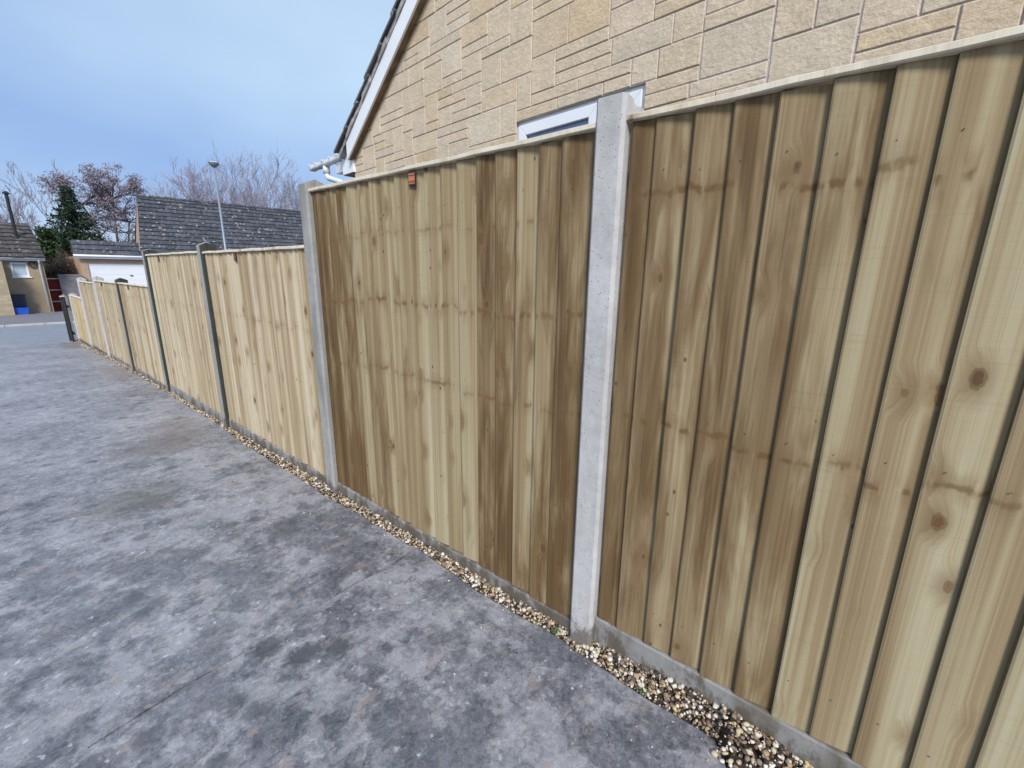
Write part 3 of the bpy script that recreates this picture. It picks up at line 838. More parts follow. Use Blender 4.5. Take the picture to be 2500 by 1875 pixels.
# small weeds rooted in the gravel
LEAF_G = simple('weed_green', (0.07, 0.12, 0.035), 0.6, 0.3, var=0.4, sc=40)
def weed(x, y, n, size, label, seed):
    r = random.Random(seed)
    mb = MB()
    for i in range(n):
        a = r.uniform(0, 6.28); l = size * r.uniform(0.5, 1.0); w = l * 0.16
        d = Vector((math.cos(a), math.sin(a), 0)); s = Vector((-d.y, d.x, 0))
        up = r.uniform(0.4, 1.0)
        p0, p1, p2 = Vector((0, 0, 0)), d * l * 0.5 + Vector((0, 0, l * 0.5 * up)), d * l + Vector((0, 0, l * 0.45 * up))
        mb.add([p0 - s * w * 0.3, p0 + s * w * 0.3, p1 + s * w, p1 - s * w, p2], [(0, 1, 2, 3), (3, 2, 4)])
    o = mb.build('weed', LEAF_G, None, loc=(x, y, gz(y)))
    tag(o, label, 'weed', 'weeds in the gravel')
weed(-0.02, 0.44, 16, 0.035, 'small green weed in the gravel below the nearest panel', 1)
weed(-0.01, 0.80, 10, 0.028, 'thin green weed in the gravel at the foot of the tall foreground post', 2)
weed(-0.03, 2.42, 9, 0.022, 'tiny grey-green weed in the gravel by the second tall post', 3)

# ------------------------------------------------------------------ stone bungalow behind the fence
TH = math.radians(-5)
B = empty('stone_bungalow', (1.6, 2.0, 0), TH, 'buff stone bungalow with white bargeboard and window, behind the fence', 'bungalow')
# local axes: x runs into the house, y along the gable wall (away from the camera), z up
S_END, RIDGE_S, SLOPE, Z_EAVE = 3.10, -1.05, 0.667, 2.73
def zslope(s): return Z_EAVE + SLOPE * (S_END - s) if s > RIDGE_S else Z_EAVE + SLOPE * (S_END - RIDGE_S) - SLOPE * (RIDGE_S - s)
S_MIN = RIDGE_S * 2 - S_END
WS0, WS1, WZ0, WZ1 = -0.65, 0.435, 1.50, 2.55
wall = MB()
pk = zslope(RIDGE_S)
D_ = 8.0
# gable leaf with the window opening, split in strips so that the hole is real
def leaf(s0, s1, z0, ztop0, ztop1):
    wall.prism([(s0, z0), (s1, z0), (s1, ztop1), (s0, ztop0)], 'x', 0.0, 0.10)
leaf(S_MIN, RIDGE_S, -0.2, zslope(S_MIN), pk)
leaf(RIDGE_S, WS0, -0.2, pk, zslope(WS0))
leaf(WS1, S_END, -0.2, zslope(WS1), Z_EAVE)
leaf(WS0, WS1, WZ1, zslope(WS0), zslope(WS1))
leaf(WS0, WS1, -0.2, WZ0, WZ0)
wall.box(0.10, D_, S_END - 0.12, S_END - 0.001, -0.2, Z_EAVE - 0.02)
wall.box(0.10, D_, S_MIN + 0.001, S_MIN + 0.12, -0.2, Z_EAVE - 0.02)
wall.box(D_ - 0.1, D_ - 0.001, S_MIN + 0.12, S_END - 0.12, -0.2, Z_EAVE - 0.02)
WALL = wall.build('wall', MORTAR, B)

# random-squared stones on a 75 mm course module
cell = 0.025
NS = int(round((S_END - S_MIN) / cell)); NZ = int(math.ceil((pk + 0.2) / 0.075))
occ = np.zeros((NZ, NS), dtype=bool)
def si(s): return int(round((s - S_MIN) / cell))
occ[int(WZ0 / 0.075):int(round(WZ1 / 0.075)), si(WS0):si(WS1)] = True
rs = random.Random(23)
stones = []
for row in range(NZ):
    c = 0
    while c < NS:
        if occ[row, c]: c += 1; continue
        run = 0
        while c + run < NS and not occ[row, c + run]: run += 1
        hsel = rs.choices((1, 2, 3), (0.46, 0.32, 0.22))[0]
        hh = 1
        if run >= 5:
            w = {1: rs.randint(8, 19), 2: rs.randint(7, 16), 3: rs.randint(7, 15)}[hsel]
        else:
            w = run
        w = min(w, run)
        if run - w < 6: w = run if run <= 19 else run // 2
        hh = min(hsel, NZ - row)
        while hh > 1 and occ[row:row + hh, c:c + w].any(): hh -= 1
        occ[row:row + hh, c:c + w] = True
        stones.append((c, row, w, hh))
        c += w
def clip_slope(poly):
    out = poly
    for sg in (1, -1):
        # keep z <= slope line
        def f(p): return (Z_EAVE + SLOPE * (S_END - p[0]) - 0.02 - p[1]) if sg == 1 else (Z_EAVE + SLOPE * (p[0] - S_MIN) - 0.02 - p[1])
        res = []
        for i in range(len(out)):
            a, b = out[i], out[(i + 1) % len(out)]
            fa, fb = f(a), f(b)
            if fa >= 0: res.append(a)
            if fa * fb < 0:
                t = fa / (fa - fb); res.append((a[0] + (b[0] - a[0]) * t, a[1] + (b[1] - a[1]) * t))
        out = res
        if len(out) < 3: return None
    return out
def stone_geo(poly, r):
    cx = sum(p[0] for p in poly) / len(poly); cz = sum(p[1] for p in poly) / len(poly)
    n = len(poly)
    x1 = -0.0035 - r.uniform(0, 0.0045)
    def ins(d):
        o = []
        for p in poly:
            dx, dz = p[0] - cx, p[1] - cz
            o.append((cx + (dx - math.copysign(min(d, abs(dx) * 0.4), dx)), cz + (dz - math.copysign(min(d, abs(dz) * 0.4), dz))))
        return o
    rings = [(0.004, poly), (x1 + 0.003, poly), (x1, ins(0.004))]
    V = [(x, p[0], p[1]) for x, pl in rings for p in pl]
    F = []
    for k in range(2):
        for i in range(n):
            F.append((k * n + i, k * n + (i + 1) % n, (k + 1) * n + (i + 1) % n, (k + 1) * n + i))
    F.append(tuple(range(2 * n, 3 * n)))
    return V, F
rest = MB()
n_single = 0
for (c, row, w, hh) in stones:
    j = 0.0034
    s0, s1 = S_MIN + c * cell + j + rs.uniform(-0.002, 0.002), S_MIN + (c + w) * cell - j + rs.uniform(-0.002, 0.002)
    z0, z1 = row * 0.075 + j, (row + hh) * 0.075 - j
    poly = clip_slope([(s0, z0), (s1, z0), (s1, z1), (s0, z1)])
    if poly is None or s1 - s0 < 0.01: continue
    V, F = stone_geo(poly, rs)
    if z1 > 2.10 and z0 < 4.35 and s1 > -1.75 and n_single < 300:
        MB().add(V, F).build('stone', STONE, WALL)
        n_single += 1
    else:
        rest.add(V, F)
ro = rest.build('stone_courses', STONE, WALL); ro['kind'] = 'stuff'

# window: frame, opening sash and fixed light
Wn = MB()
x0, x1 = 0.020, 0.085
fw = 0.022
Wn.box(x0, x1, WS0, WS0 + fw, WZ0, WZ1); Wn.box(x0, x1, WS1 - fw, WS1, WZ0, WZ1)
Wn.box(x0 + 0.001, x1, WS0 + fw, WS1 - fw, WZ1 - fw, WZ1); Wn.box(x0 + 0.001, x1, WS0 + fw, WS1 - fw, WZ0, WZ0 + 0.045)
Wn.box(x0 + 0.001, x1, -0.335, -0.315, WZ0 + 0.045, WZ1 - fw)
WIN = Wn.build('window', UPVC, B, bevel=0.003)
def sash(s0, s1, z0, z1, t):
    m = MB()
    a, b = 0.008, 0.060
    m.prism([(s0, z0), (s1, z0), (s1 - t, z0 + t), (s0 + t, z0 + t)], 'x', a, b)
    m.prism([(s0, z1), (s0 + t, z1 - t), (s1 - t, z1 - t), (s1, z1)], 'x', a, b)
    m.prism([(s0, z0), (s0 + t, z0 + t), (s0 + t, z1 - t), (s0, z1)], 'x', a, b)
    m.prism([(s1, z0), (s1, z1), (s1 - t, z1 - t), (s1 - t, z0 + t)], 'x', a, b)
    o = m.build('sash', UPVC, WIN, bevel=0.004)
    MB().box(0.036, 0.044, s0 + t - 0.004, s1 - t + 0.004, z0 + t - 0.004, z1 - t + 0.004).build('pane', GLASS, WIN)
    return o
sash(-0.313, WS1 - 0.024, WZ0 + 0.047, WZ1 - 0.024, 0.074)
sash(WS0 + 0.024, -0.337, WZ0 + 0.047, WZ1 - 0.024, 0.074)
MB().box(0.60, 0.62, WS0 - 0.3, WS1 + 0.3, WZ0 - 0.2, WZ1 + 0.2).build('window_blind', simple('blind_fabric', (0.30, 0.33, 0.40), 0.9, 0.1, var=0.1), WIN)
MB().box(-0.03, 0.02, WS0 - 0.04, WS1 + 0.04, WZ0 - 0.05, WZ0 - 0.002).build('window_sill', UPVC, WIN, bevel=0.004)

# bargeboard, verge soffit, bedding and tiles
def along(s, off): return (s, zslope(s) + off)
BL0, BL1 = 3.09, RIDGE_S
bb, bs = MB(), MB()
for (a, b) in ((BL0, RIDGE_S), (S_MIN - 0.06, RIDGE_S)):
    def zz_(s, o_): return (Z_EAVE + SLOPE * (S_END - s) if a > b else Z_EAVE + SLOPE * (s - S_MIN)) + o_
    bb.prism([(a, zz_(a, -0.055)), (b, zz_(b, -0.055)), (b, zz_(b, 0.125)), (a, zz_(a, 0.125))], 'x', -0.090, -0.070)
    bs.prism([(a, zz_(a, -0.050)), (b, zz_(b, -0.050)), (b, zz_(b, -0.030)), (a, zz_(a, -0.030))], 'x', -0.0695, 0.0)
bb.build('bargeboard', UPVC, B)
bs.build('verge_soffit', SOFFIT, B)  # dark colour paints in the shadow strip under the bargeboard
bd = MB()
r = random.Random(4)
s = BL0 + 0.20
while s > RIDGE_S:
    l = r.uniform(0.10, 0.2)
    s2 = max(s - l, RIDGE_S)
    o0, o1 = -r.uniform(0.094, 0.112), 0.0
    top_ = 0.185 + r.uniform(-0.008, 0.008)
    bd.prism([(s, zslope(s) + 0.1255), (s2, zslope(s2) + 0.1255), (s2, zslope(s2) + top_), (s, zslope(s) + top_)], 'x', o0, -0.02)
    s = s2
bd.build('verge_bedding', BEDDING, B)
ROOF = MB().prism([(S_END + 0.2, Z_EAVE - SLOPE * 0.2 + 0.13), (RIDGE_S, pk + 0.13), (S_MIN - 0.2, Z_EAVE - SLOPE * 0.2 + 0.13), (S_MIN - 0.2, Z_EAVE - SLOPE * 0.2 + 0.16), (RIDGE_S, pk + 0.16), (S_END + 0.2, Z_EAVE - SLOPE * 0.2 + 0.16)], 'x', -0.02, D_).build('roof', BEDDING, B)
gauge = 0.275
nrow = int((S_END + 0.30 - RIDGE_S) / gauge)
cu = math.cos(math.atan(SLOPE)); su = math.sin(math.atan(SLOPE))
for side in (1, -1):
    for i in range(nrow + 1):
        sa = S_END + 0.22 - i * gauge
        sb_ = max(sa - gauge - 0.07, RIDGE_S - 0.01)
        if sa <= RIDGE_S + 0.02: continue
        za, zb_ = zslope(sa) + 0.198 + 0.026, zslope(sb_) + 0.198 - 0.002
        mb = MB()
        ntile = 4 if side == 1 else 1
        x = -0.132
        for t_ in range(27 if side == 1 else 1):
            wd = 0.30 if side == 1 else D_ + 0.15
            jx = r.uniform(-0.004, 0.004); jz = r.uniform(-0.004, 0.004)
            jf = (r.uniform(-0.014, 0.014) if t_ == 0 else 0.0)
            V = []
            for xx_ in (x + jf, x + wd * 0.24, x + wd * 0.5, x + wd * 0.74, x + wd - 0.004):
                roll = 0.016 if abs(xx_ - (x + wd * 0.24)) < 0.01 or abs(xx_ - (x + wd * 0.74)) < 0.01 else 0.0
                if side == -1: roll = 0
                for (s_i, z_i) in ((sa + jx, za + jz), (sa + jx, za - 0.026 + jz), (sb_, zb_ - 0.02), (sb_, zb_)):
                    V.append((xx_, s_i if side == 1 else 2 * RIDGE_S - s_i, z_i + roll))
            F = []
            for q in range(4):
                for w_ in range(4):
                    F.append((q * 4 + w_, q * 4 + (w_ + 1) % 4, (q + 1) * 4 + (w_ + 1) % 4, (q + 1) * 4 + w_))
            F += [(0, 1, 2, 3), (16, 19, 18, 17)]
            mb.add(V, F)
            x += wd
        mb.build('tile_course', TILE_NEAR, ROOF)

# boxed eaves end, gutter stub with clips, outlet and swan-neck downpipe
BXO = MB().box(-0.030, 0.35, 3.075, 3.355, 2.565, 2.768).build('boxed_eaves', UPVC, B, bevel=0.003)
MB().box(-0.022, 0.34, 3.085, 3.345, 2.556, 2.5645).build('eaves_underside', SOFFIT, BXO)
MB().box(-0.008, 0.30, 3.3555, 3.60, 2.615, 2.72).build('eaves_return', UPVC_OLD, BXO, bevel=0.003)
for zq in (2.635, 2.690):
    nb = MB().lathe([(0.0001, 0.002), (0.005, 0.0015), (0.006, 0)], (0, 0, 0), 8)
    nb.v = [(-0.0302 - a_[2], 3.20 + a_[0], zq + a_[1]) for a_ in nb.v]
    nb.build('screw_head', NAIL, BXO)
MB().prism([(3.06, 2.7685), (3.40, 2.7685), (3.37, 2.795), (3.09, 2.795)], 'x', -0.036, 0.35).build('eaves_cap', SOFFIT, BXO)
def gutter_profile():
    o = []
    for i in range(13):
        a_ = math.pi * i / 12
        c_, s_ = math.cos(a_), math.sin(a_)
        o.append((-0.048 * math.copysign(abs(c_) ** 0.55, c_), -0.055 * s_ ** 0.55))
    return o
gp = gutter_profile()
GX, GZ = 0.0, 2.800
ring = [(x, z) for x, z in gp] + [(x * 0.93, z * 0.93 + 0.002) for x, z in gp[::-1]]
nn = len(ring)
def gutter_len(sa, sb, ring_, mat, name, parent):
    V, F = [], []
    for sy in (sa, sb):
        for x, z in ring_: V.append((GX + x, sy, GZ + z))
    for i in range(nn): F.append((i, (i + 1) % nn, nn + (i + 1) % nn, nn + i))
    F += [tuple(range(nn)), tuple(range(nn, 2 * nn))[::-1]]
    return MB().add(V, F).build(name, mat, parent)
GUT = gutter_len(3.36, 4.32, ring, UPVC, 'gutter', B)
ring2 = [(x * 1.07, z * 1.08) for x, z in gp] + [(x * 1.005, z * 1.005) for x, z in gp[::-1]]
for sy, wdt in ((3.45, 0.080), (3.66, 0.020), (3.88, 0.065), (4.10, 0.018), (4.295, 0.028)):
    gutter_len(sy - wdt, sy + wdt, ring2, UPVC_OLD, 'gutter_clip', GUT)
    MB().box(GX - 0.060, GX - 0.040, sy - 0.012, sy + 0.012, GZ - 0.006, GZ + 0.016).build('clip_lug', UPVC_OLD, GUT)
dp = MB()
dp.tube([(GX, 3.88, 2.745), (GX, 3.88, 2.655)], 0.042, 14)
dp.tube([(GX, 3.88, 2.67), (GX, 3.87, 2.625), (GX, 3.83, 2.595), (GX, 3.52, 2.515), (GX, 3.22, 2.42), (GX + 0.04, 3.17, 2.38), (GX + 0.05, 3.17, 1.9), (GX + 0.05, 3.17, 0.05)], 0.033, 14)
dp.build('downpipe', UPVC_OLD, B, smooth=True)

# ------------------------------------------------------------------ roofs across the road: rows of tiles as strips
def roof_courses(parent, eL, eR, rL, rR, n, mat, tile=0.33, lap=0.05, th=0.055, seed=0, skirt=0.12):
    """eave edge eL-eR, ridge edge rL-rR; each course is one part made of slightly uneven tiles"""
    eL, eR, rL, rR = [Vector(p) for p in (eL, eR, rL, rR)]
    nrm = (eR - eL).cross(rL - eL).normalized()
    if nrm.z < 0: nrm = -nrm
    r = random.Random(seed)
    for i in range(n):
        t0, t1 = i / n, min(1.0, (i + 1) / n + lap / n)
        a0, b0 = eL.lerp(rL, t0), eR.lerp(rR, t0)
        a1, b1 = eL.lerp(rL, t1), eR.lerp(rR, t1)
        m = max(1, int(round((b0 - a0).length / tile)))
        mb = MB()
        for k in range(m):
            u0, u1 = k / m, (k + 0.985) / m
            j = r.uniform(0, 0.012); d = (a1 - a0).normalized() * r.uniform(-0.012, 0.012)
            p = [a0.lerp(b0, u0) + d, a0.lerp(b0, u1) + d, a1.lerp(b1, u1), a1.lerp(b1, u0)]
            up = nrm * (th + j)
            mid0 = (p[0] + p[1]) / 2 + nrm * (th + j + 0.022); mid1 = (p[3] + p[2]) / 2 + nrm * 0.026
            V = [p[0] + nrm * 0.002, p[1] + nrm * 0.002, p[2] + nrm * 0.002, p[3] + nrm * 0.002, p[0] + up, p[1] + up, p[2] + nrm * 0.006, p[3] + nrm * 0.006, mid0, mid1]
            F = [(0, 1, 5, 8, 4), (4, 8, 9, 7), (8, 5, 6, 9), (0, 4, 7, 3), (1, 2, 6, 5)]
            mb.add(V, F)
        mb.build('tile_course', mat, parent)

def brick_mat(name, a, b, mort, scale=1.0):
    m = NT(name)
    p = m.obj()
    sw = m.n('ShaderNodeCombineXYZ'); sp = m.n('ShaderNodeSeparateXYZ')
    m.put(sp.inputs[0], p); m.put(sw.inputs[0], m.math('ADD', sp.outputs[0], sp.outputs[1])); m.put(sw.inputs[1], sp.outputs[2])
    br = m.n('ShaderNodeTexBrick')
    m.put(br.inputs['Vector'], sw.outputs[0])
    m.put(br.inputs['Color1'], a); m.put(br.inputs['Color2'], b); m.put(br.inputs['Mortar'], mort)
    br.inputs['Scale'].default_value = scale
    br.inputs['Brick Width'].default_value = 0.225; br.inputs['Row Height'].default_value = 0.075; br.inputs['Mortar Size'].default_value = 0.008
    col = m.mix(0.6, br.outputs['Color'], m.ramp(m.noise(p, 3, 5, 0.6), [(0.3, (0.75, 0.75, 0.75)), (0.7, (1.2, 1.2, 1.2))]), 'MULTIPLY')
    return m.done(col, 0.9, 0.2)
BUFF = brick_mat('buff_brick', (0.44, 0.27, 0.165), (0.52, 0.345, 0.22), (0.44, 0.37, 0.30))
RENDER = simple('tan_render', (0.36, 0.275, 0.18), 0.95, 0.2, var=0.15, sc=2.5, bump=0.4)
FARSTONE = brick_mat('far_stone', (0.36, 0.29, 0.19), (0.46, 0.38, 0.26), (0.34, 0.29, 0.22), 0.6)
GREYWALL = brick_mat('grey_block', (0.19, 0.175, 0.185), (0.24, 0.22, 0.225), (0.20, 0.19, 0.19))
GARDOOR = simple('white_garage_door', (0.78, 0.79, 0.81), 0.35, 0.5, var=0.03, sc=1)

# ---- garage with white door, tiled pent front
G_ = empty('garage', (3.9, 31.0, gz(31)), 0, 'buff brick garage with a wide white door and low tiled front across the road', 'garage')
gzb = gz(31)
def gl(x, y, z): return (x - 3.9, y - 31.0, z - gzb)
m = MB()
m.box(2.20 - 3.9, 2.47 - 3.9, 0, 5.0, -0.2, 1.86 - gzb); m.box(5.45 - 3.9, 5.75 - 3.9, 0, 5.0, -0.2, 1.86 - gzb)
m.box(2.47 - 3.9, 5.45 - 3.9, 0, 0.24, 1.665 - gzb, 1.86 - gzb)
m.box(2.47 - 3.9, 5.45 - 3.9, 4.8, 5.0, -0.2, 1.86 - gzb)
m.box(2.20 - 3.9, 5.75 - 3.9, 0.02, 5.0, 1.861 - gzb, 1.99 - gzb)
m.build('wall', BUFF, G_)
gd = MB(); gd.box(2.472 - 3.9, 5.448 - 3.9, 0.075, 0.10, 0.02, 1.663 - gzb)
GD = gd.build('garage_door', GARDOOR, G_)
npan = 8
for i in range(npan):
    hgt = (1.663 - gzb - 0.03) / npan
    MB().box(2.50 - 3.9, 5.42 - 3.9, 0.068, 0.0745, 0.03 + i * hgt + 0.003, 0.03 + (i + 1) * hgt - 0.003).build('door_panel', GARDOOR, GD, bevel=0.003)
MB().box(4.05 - 3.9, 4.17 - 3.9, 0.03, 0.059, 0.93 - gzb + 0.1, 0.97 - gzb + 0.1).build('door_handle', BLACK, GD)
MB().box(2.04 - 3.9, 5.9 - 3.9, -0.20, -0.17, 1.87 - gzb, 2.0 - gzb).build('fascia', UPVC, G_)
gg = MB(); gg.tube([(2.0 - 3.9, -0.245, 2.005 - gzb), (5.9 - 3.9, -0.245, 2.0 - gzb)], 0.055, 10)
gg.build('gutter', UPVC, G_, smooth=True)
rf = MB().prism([(-0.17, 2.0 - gzb), (0.80, 2.72 - gzb), (0.95, 2.0 - gzb)], 'x', 2.10 - 3.9, 4.60 - 3.9)
GR = rf.build('roof', TILE_FAR, G_)
roof_courses(GR, gl(2.03, 30.76, 2.03), gl(4.56, 30.76, 2.03), gl(2.16, 31.80, 2.76), gl(4.80, 31.80, 2.76), 3, TILE_FAR, seed=1)

# ---- the big dark roof behind it
H_ = empty('large_roofed_house', (10.5, 33.5, gz(33)), 0, 'house with a long dark lichen-spotted tiled roof behind the garage and street lamp', 'house')
hb = gz(33)
def hl(x, y, z): return (x - 10.5, y - 33.5, z - hb)
m = MB()
m.prism([hl(5.8, 31.9, 0)[:2], hl(22, 31.9, 0)[:2], hl(22, 39, 0)[:2], hl(5.9, 39, 0)[:2]], 'z', -0.2, 2.45 - hb)
m.add([hl(5.02, 32.0, 2.44), hl(5.92, 39.0, 2.44), hl(5.75, 35.35, 5.35)], [(0, 1, 2)])
m.build('wall', BUFF, H_)
e0, e1, r0_, r1_ = (4.58, 30.80, 1.96), (22.5, 30.80, 1.96), (5.80, 35.4, 5.60), (22.5, 35.4, 5.72)
rb = MB()
bk0, bk1 = (5.9, 39.2, 2.6), (22.5, 39.2, 2.6)
rb.add([hl(*p) for p in (e0, e1, r1_, r0_, bk0, bk1)], [(0, 1, 2, 3), (3, 2, 5, 4)])
HR = rb.build('roof', TILE_FAR, H_)
roof_courses(HR, hl(*e0), hl(*e1), hl(*r0_), hl(*r1_), 15, TILE_FAR, seed=2)
rt = random.Random(9)
for i in range(37):
    t0, t1 = i / 37, (i + 0.97) / 37
    a = Vector(hl(*r0_)).lerp(Vector(hl(*r1_)), t0); b = Vector(hl(*r0_)).lerp(Vector(hl(*r1_)), t1)
    dz = rt.uniform(0.0, 0.02)
    prof = [(-0.13, -0.03), (-0.09, 0.05), (0, 0.085), (0.09, 0.05), (0.13, -0.03)]
    V = [(q.x, q.y + p[0], q.z + p[1] + dz) for q in (a, b) for p in prof]
    MB().add(V, [(k, k + 1, 5 + k + 1, 5 + k) for k in range(4)] + [(0, 1, 2, 3, 4), (9, 8, 7, 6, 5)]).build('ridge_tile', TILE_FAR, HR)
MB().box(9.85 - 10.5, 10.25 - 10.5, 35.3 - 33.5, 35.7 - 33.5, 5.6 - hb, 5.84 - hb).build('vent_terminal', simple('terracotta', (0.22, 0.11, 0.07), 0.9, 0.2), HR)

# ---- rendered house at the far left with the black flue
L_ = empty('rendered_house', (-1.5, 30.0, gz(30)), 0, 'tan rendered house with black flue and small white window, at the left edge', 'house')
lb = gz(30)
def ll(x, y, z): return (x + 1.5, y - 30.0, z - lb)
m = MB()
m.box(-0.42 + 1.5, 0.85 + 1.5, 0.0, 0.15, -0.2, 0.996 - lb); m.box(-0.42 + 1.5, 0.85 + 1.5, 0.0, 0.15, 1.615 - lb, 1.80 - lb)
m.box(-0.42 + 1.5, -0.185 + 1.5, 0.0, 0.15, 0.996 - lb, 1.615 - lb); m.box(0.345 + 1.5, 0.85 + 1.5, 0.0, 0.15, 0.996 - lb, 1.615 - lb)
m.prism([(0.15, -0.2), (5.6, -0.2), (5.6, 1.80 - lb), (2.65, 3.35 - lb), (0.15, 1.85 - lb)], 'x', 0.70 + 1.5, 0.8495 + 1.5)
m.box(-7.5, -0.421 + 1.5, 0.0, 0.15, -0.2, 1.80 - lb)
m.build('wall', RENDER, L_)
LW = MB().box(-0.30, -0.001, -0.9, -0.001, -0.2, 1.70 - lb)
MB().box(-7.5 + 0.0, -0.43 + 1.5, -1.0, -0.01, -0.2, 1.66 - lb).build('stone_bay', FARSTONE, L_)
w = MB()
a, b, c, d = -0.183 + 1.5, 0.343 + 1.5, 0.998 - lb, 1.613 - lb
w.box(a, a + 0.06, 0.02, 0.09, c, d); w.box(b - 0.06, b, 0.02, 0.09, c, d); w.box(a + 0.06, b - 0.06, 0.021, 0.09, c, c + 0.06); w.box(a + 0.06, b - 0.06, 0.021, 0.09, d - 0.06, d)
w.box(a - 0.04, b + 0.06, -0.05, 0.018, c - 0.045, c - 0.002)
LWN = w.build('window', UPVC, L_)
MB().box(a + 0.055, b - 0.055, 0.05, 0.06, c + 0.055, d - 0.055).build('pane', simple('frosted_glass', (0.42, 0.50, 0.56), 0.25, 0.6, var=0.08), LWN)
MB().box(a + 0.02, b - 0.02, 0.12, 0.13, c, d).build('curtain', simple('pale_curtain', (0.52, 0.55, 0.58), 0.9, 0.1), LWN)
lr = MB().add([ll(-9, 29.72, 1.80), ll(0.96, 29.72, 1.80), ll(0.86, 32.65, 3.44), ll(-9, 32.65, 3.40), ll(-9, 35.8, 1.7), ll(0.9, 35.8, 1.7)], [(0, 1, 2, 3), (3, 2, 5, 4)])
LR = lr.build('roof', TILE_BROWN, L_)
roof_courses(LR, ll(-9, 29.70, 1.82), ll(0.95, 29.70, 1.82), ll(-9, 32.65, 3.42), ll(0.86, 32.65, 3.46), 9, TILE_BROWN, seed=3)
MB().box(-9 + 1.5, 0.93 + 1.5, -0.20, -0.175, 1.70 - lb, 1.80 - lb).build('fascia', UPVC_OLD, L_)
g2 = MB(); g2.tube([ll(-9, 29.76, 1.80), ll(0.93, 29.76, 1.80)], 0.05, 10); g2.build('gutter', UPVC_OLD, L_, smooth=True)
d2 = MB(); d2.tube([ll(0.72, 29.78, 1.78), ll(0.72, 29.8, 1.70), ll(0.72, 29.93, 1.60), ll(0.72, 29.94, -0.5)], 0.036, 10); d2.build('downpipe', UPVC, L_, smooth=True)
fl = MB(); fl.tube([ll(0.29, 31.3, 2.45), ll(0.29, 31.3, 4.62)], 0.062, 14)
fl.lathe([(0.063, 0), (0.12, 0.0), (0.12, 0.05), (0.05, 0.12), (0.0, 0.13)], ll(0.29, 31.3, 4.60), 14)
fl.lathe([(0.19, 0.0), (0.16, 0.06), (0.075, 0.16), (0.062, 0.17)], ll(0.29, 31.3, 2.62), 14)
fl.build('flue', BLACK, L_, smooth=False)
fx = MB()
ring = [(0.5 + 0.11 * math.cos(2 * math.pi * i / 16), 0.11 * math.sin(2 * math.pi * i / 16)) for i in range(17)]
fx.tube([(q[0] + 1.5, -0.06, 1.535 - lb + q[1]) for q in ring], 0.028, 8, cap=False)
fx.box(0.60 + 1.5, 0.70 + 1.5, -0.10, -0.002, 1.54 - lb, 1.64 - lb)
fx.build('wall_fixture', simple('dark_grey_plastic', (0.06, 0.05, 0.045), 0.6, 0.4), L_)

# ---- boxes standing at its wall
def crate(name, x0, x1, y0, y1, z0, h, mat, label, flare=0.03, lid=None):
    cx, cy = (x0 + x1) / 2, (y0 + y1) / 2
    t = empty(name, (cx, cy, z0), 0, label, 'recycling box')
    w, d = (x1 - x0) / 2, (y1 - y0) / 2
    mb = MB()
    V = []
    for (s, z) in ((1 - flare * 3, 0.0), (1.0, h), (0.92, h), (0.92 - flare * 3, 0.03)):
        V += [(-w * s, -d * s, z), (w * s, -d * s, z), (w * s, d * s, z), (-w * s, d * s, z)]
    F = [(3, 2, 1, 0)] + [(k * 4 + i, k * 4 + (i + 1) % 4, (k + 1) * 4 + (i + 1) % 4, (k + 1) * 4 + i) for k in range(3) for i in range(4)] + [(12, 13, 14, 15)]
    mb.add(V, F).build('body', mat, t)
    rm = MB()
    rm.box(-w * 1.06, w * 1.06, -d * 1.06, -d * 0.98, h - 0.03, h + 0.012); rm.box(-w * 1.06, w * 1.06, d * 0.98, d * 1.06, h - 0.03, h + 0.012)
    rm.box(-w * 1.06, -w * 0.98, -d * 0.979, d * 0.979, h - 0.03, h + 0.012); rm.box(w * 0.98, w * 1.06, -d * 0.979, d * 0.979, h - 0.03, h + 0.012)
    rm.build('rim', mat, t)
    if lid:
        ld = MB(); ld.box(-w * 1.09, w * 1.09, -d * 1.09, d * 1.09, h + 0.013, h + 0.05)
        ld.build('lid', lid, t, bevel=0.012)
    return t
BLUE_D = simple('dark_blue_plastic', (0.012, 0.022, 0.055), 0.4, 0.5)
BLUE_B = simple('bright_blue_plastic', (0.012, 0.09, 0.52), 0.4, 0.5)
zf = gz(29.4) + 0.005
crate('recycling_box', -0.42, 0.0, 29.10, 29.45, zf, 0.28, BLUE_B, 'bright blue recycling box on the ground by the rendered house', 0.03)
crate('recycling_box', -0.42, 0.02, 29.50, 29.93, zf, 0.80, BLUE_D, 'dark navy bin with lid behind the bright blue box', 0.03, BLUE_D)

# ---- red fence with pale rails, grey wall
RED = simple('dark_red_boards', (0.17, 0.018, 0.016), 0.8, 0.3, var=0.3, sc=6)
PALE = simple('pale_rail', (0.55, 0.50, 0.42), 0.8, 0.3)
rfx = empty('red_fence', (1.05, 30.9, gz(30.9)), 0, 'dark red boarded fence with pale horizontal rails beside the rendered house', 'fence')
fz = gz(30.9)
for i in range(6):
    xx = -0.26 + i * 0.088
    MB().box(xx, xx + 0.084, 0.0, 0.02, 0.0, 0.95 - fz).build('board', RED, rfx)
for z in (0.90, 0.37, -0.17):
    MB().box(-0.27, 0.27, -0.04, -0.001, z - fz - 0.022, z - fz + 0.022).build('rail', PALE, rfx)
gw = MB(); gw.box(1.31, 2.17, 30.7, 30.9, gz(30.8) - 0.2, 1.04); gw.box(1.29, 2.17, 30.68, 30.92, 1.041, 1.10)
tag(gw.build('garden_wall', GREYWALL), 'grey block garden wall between the red fence and the garage', 'wall')

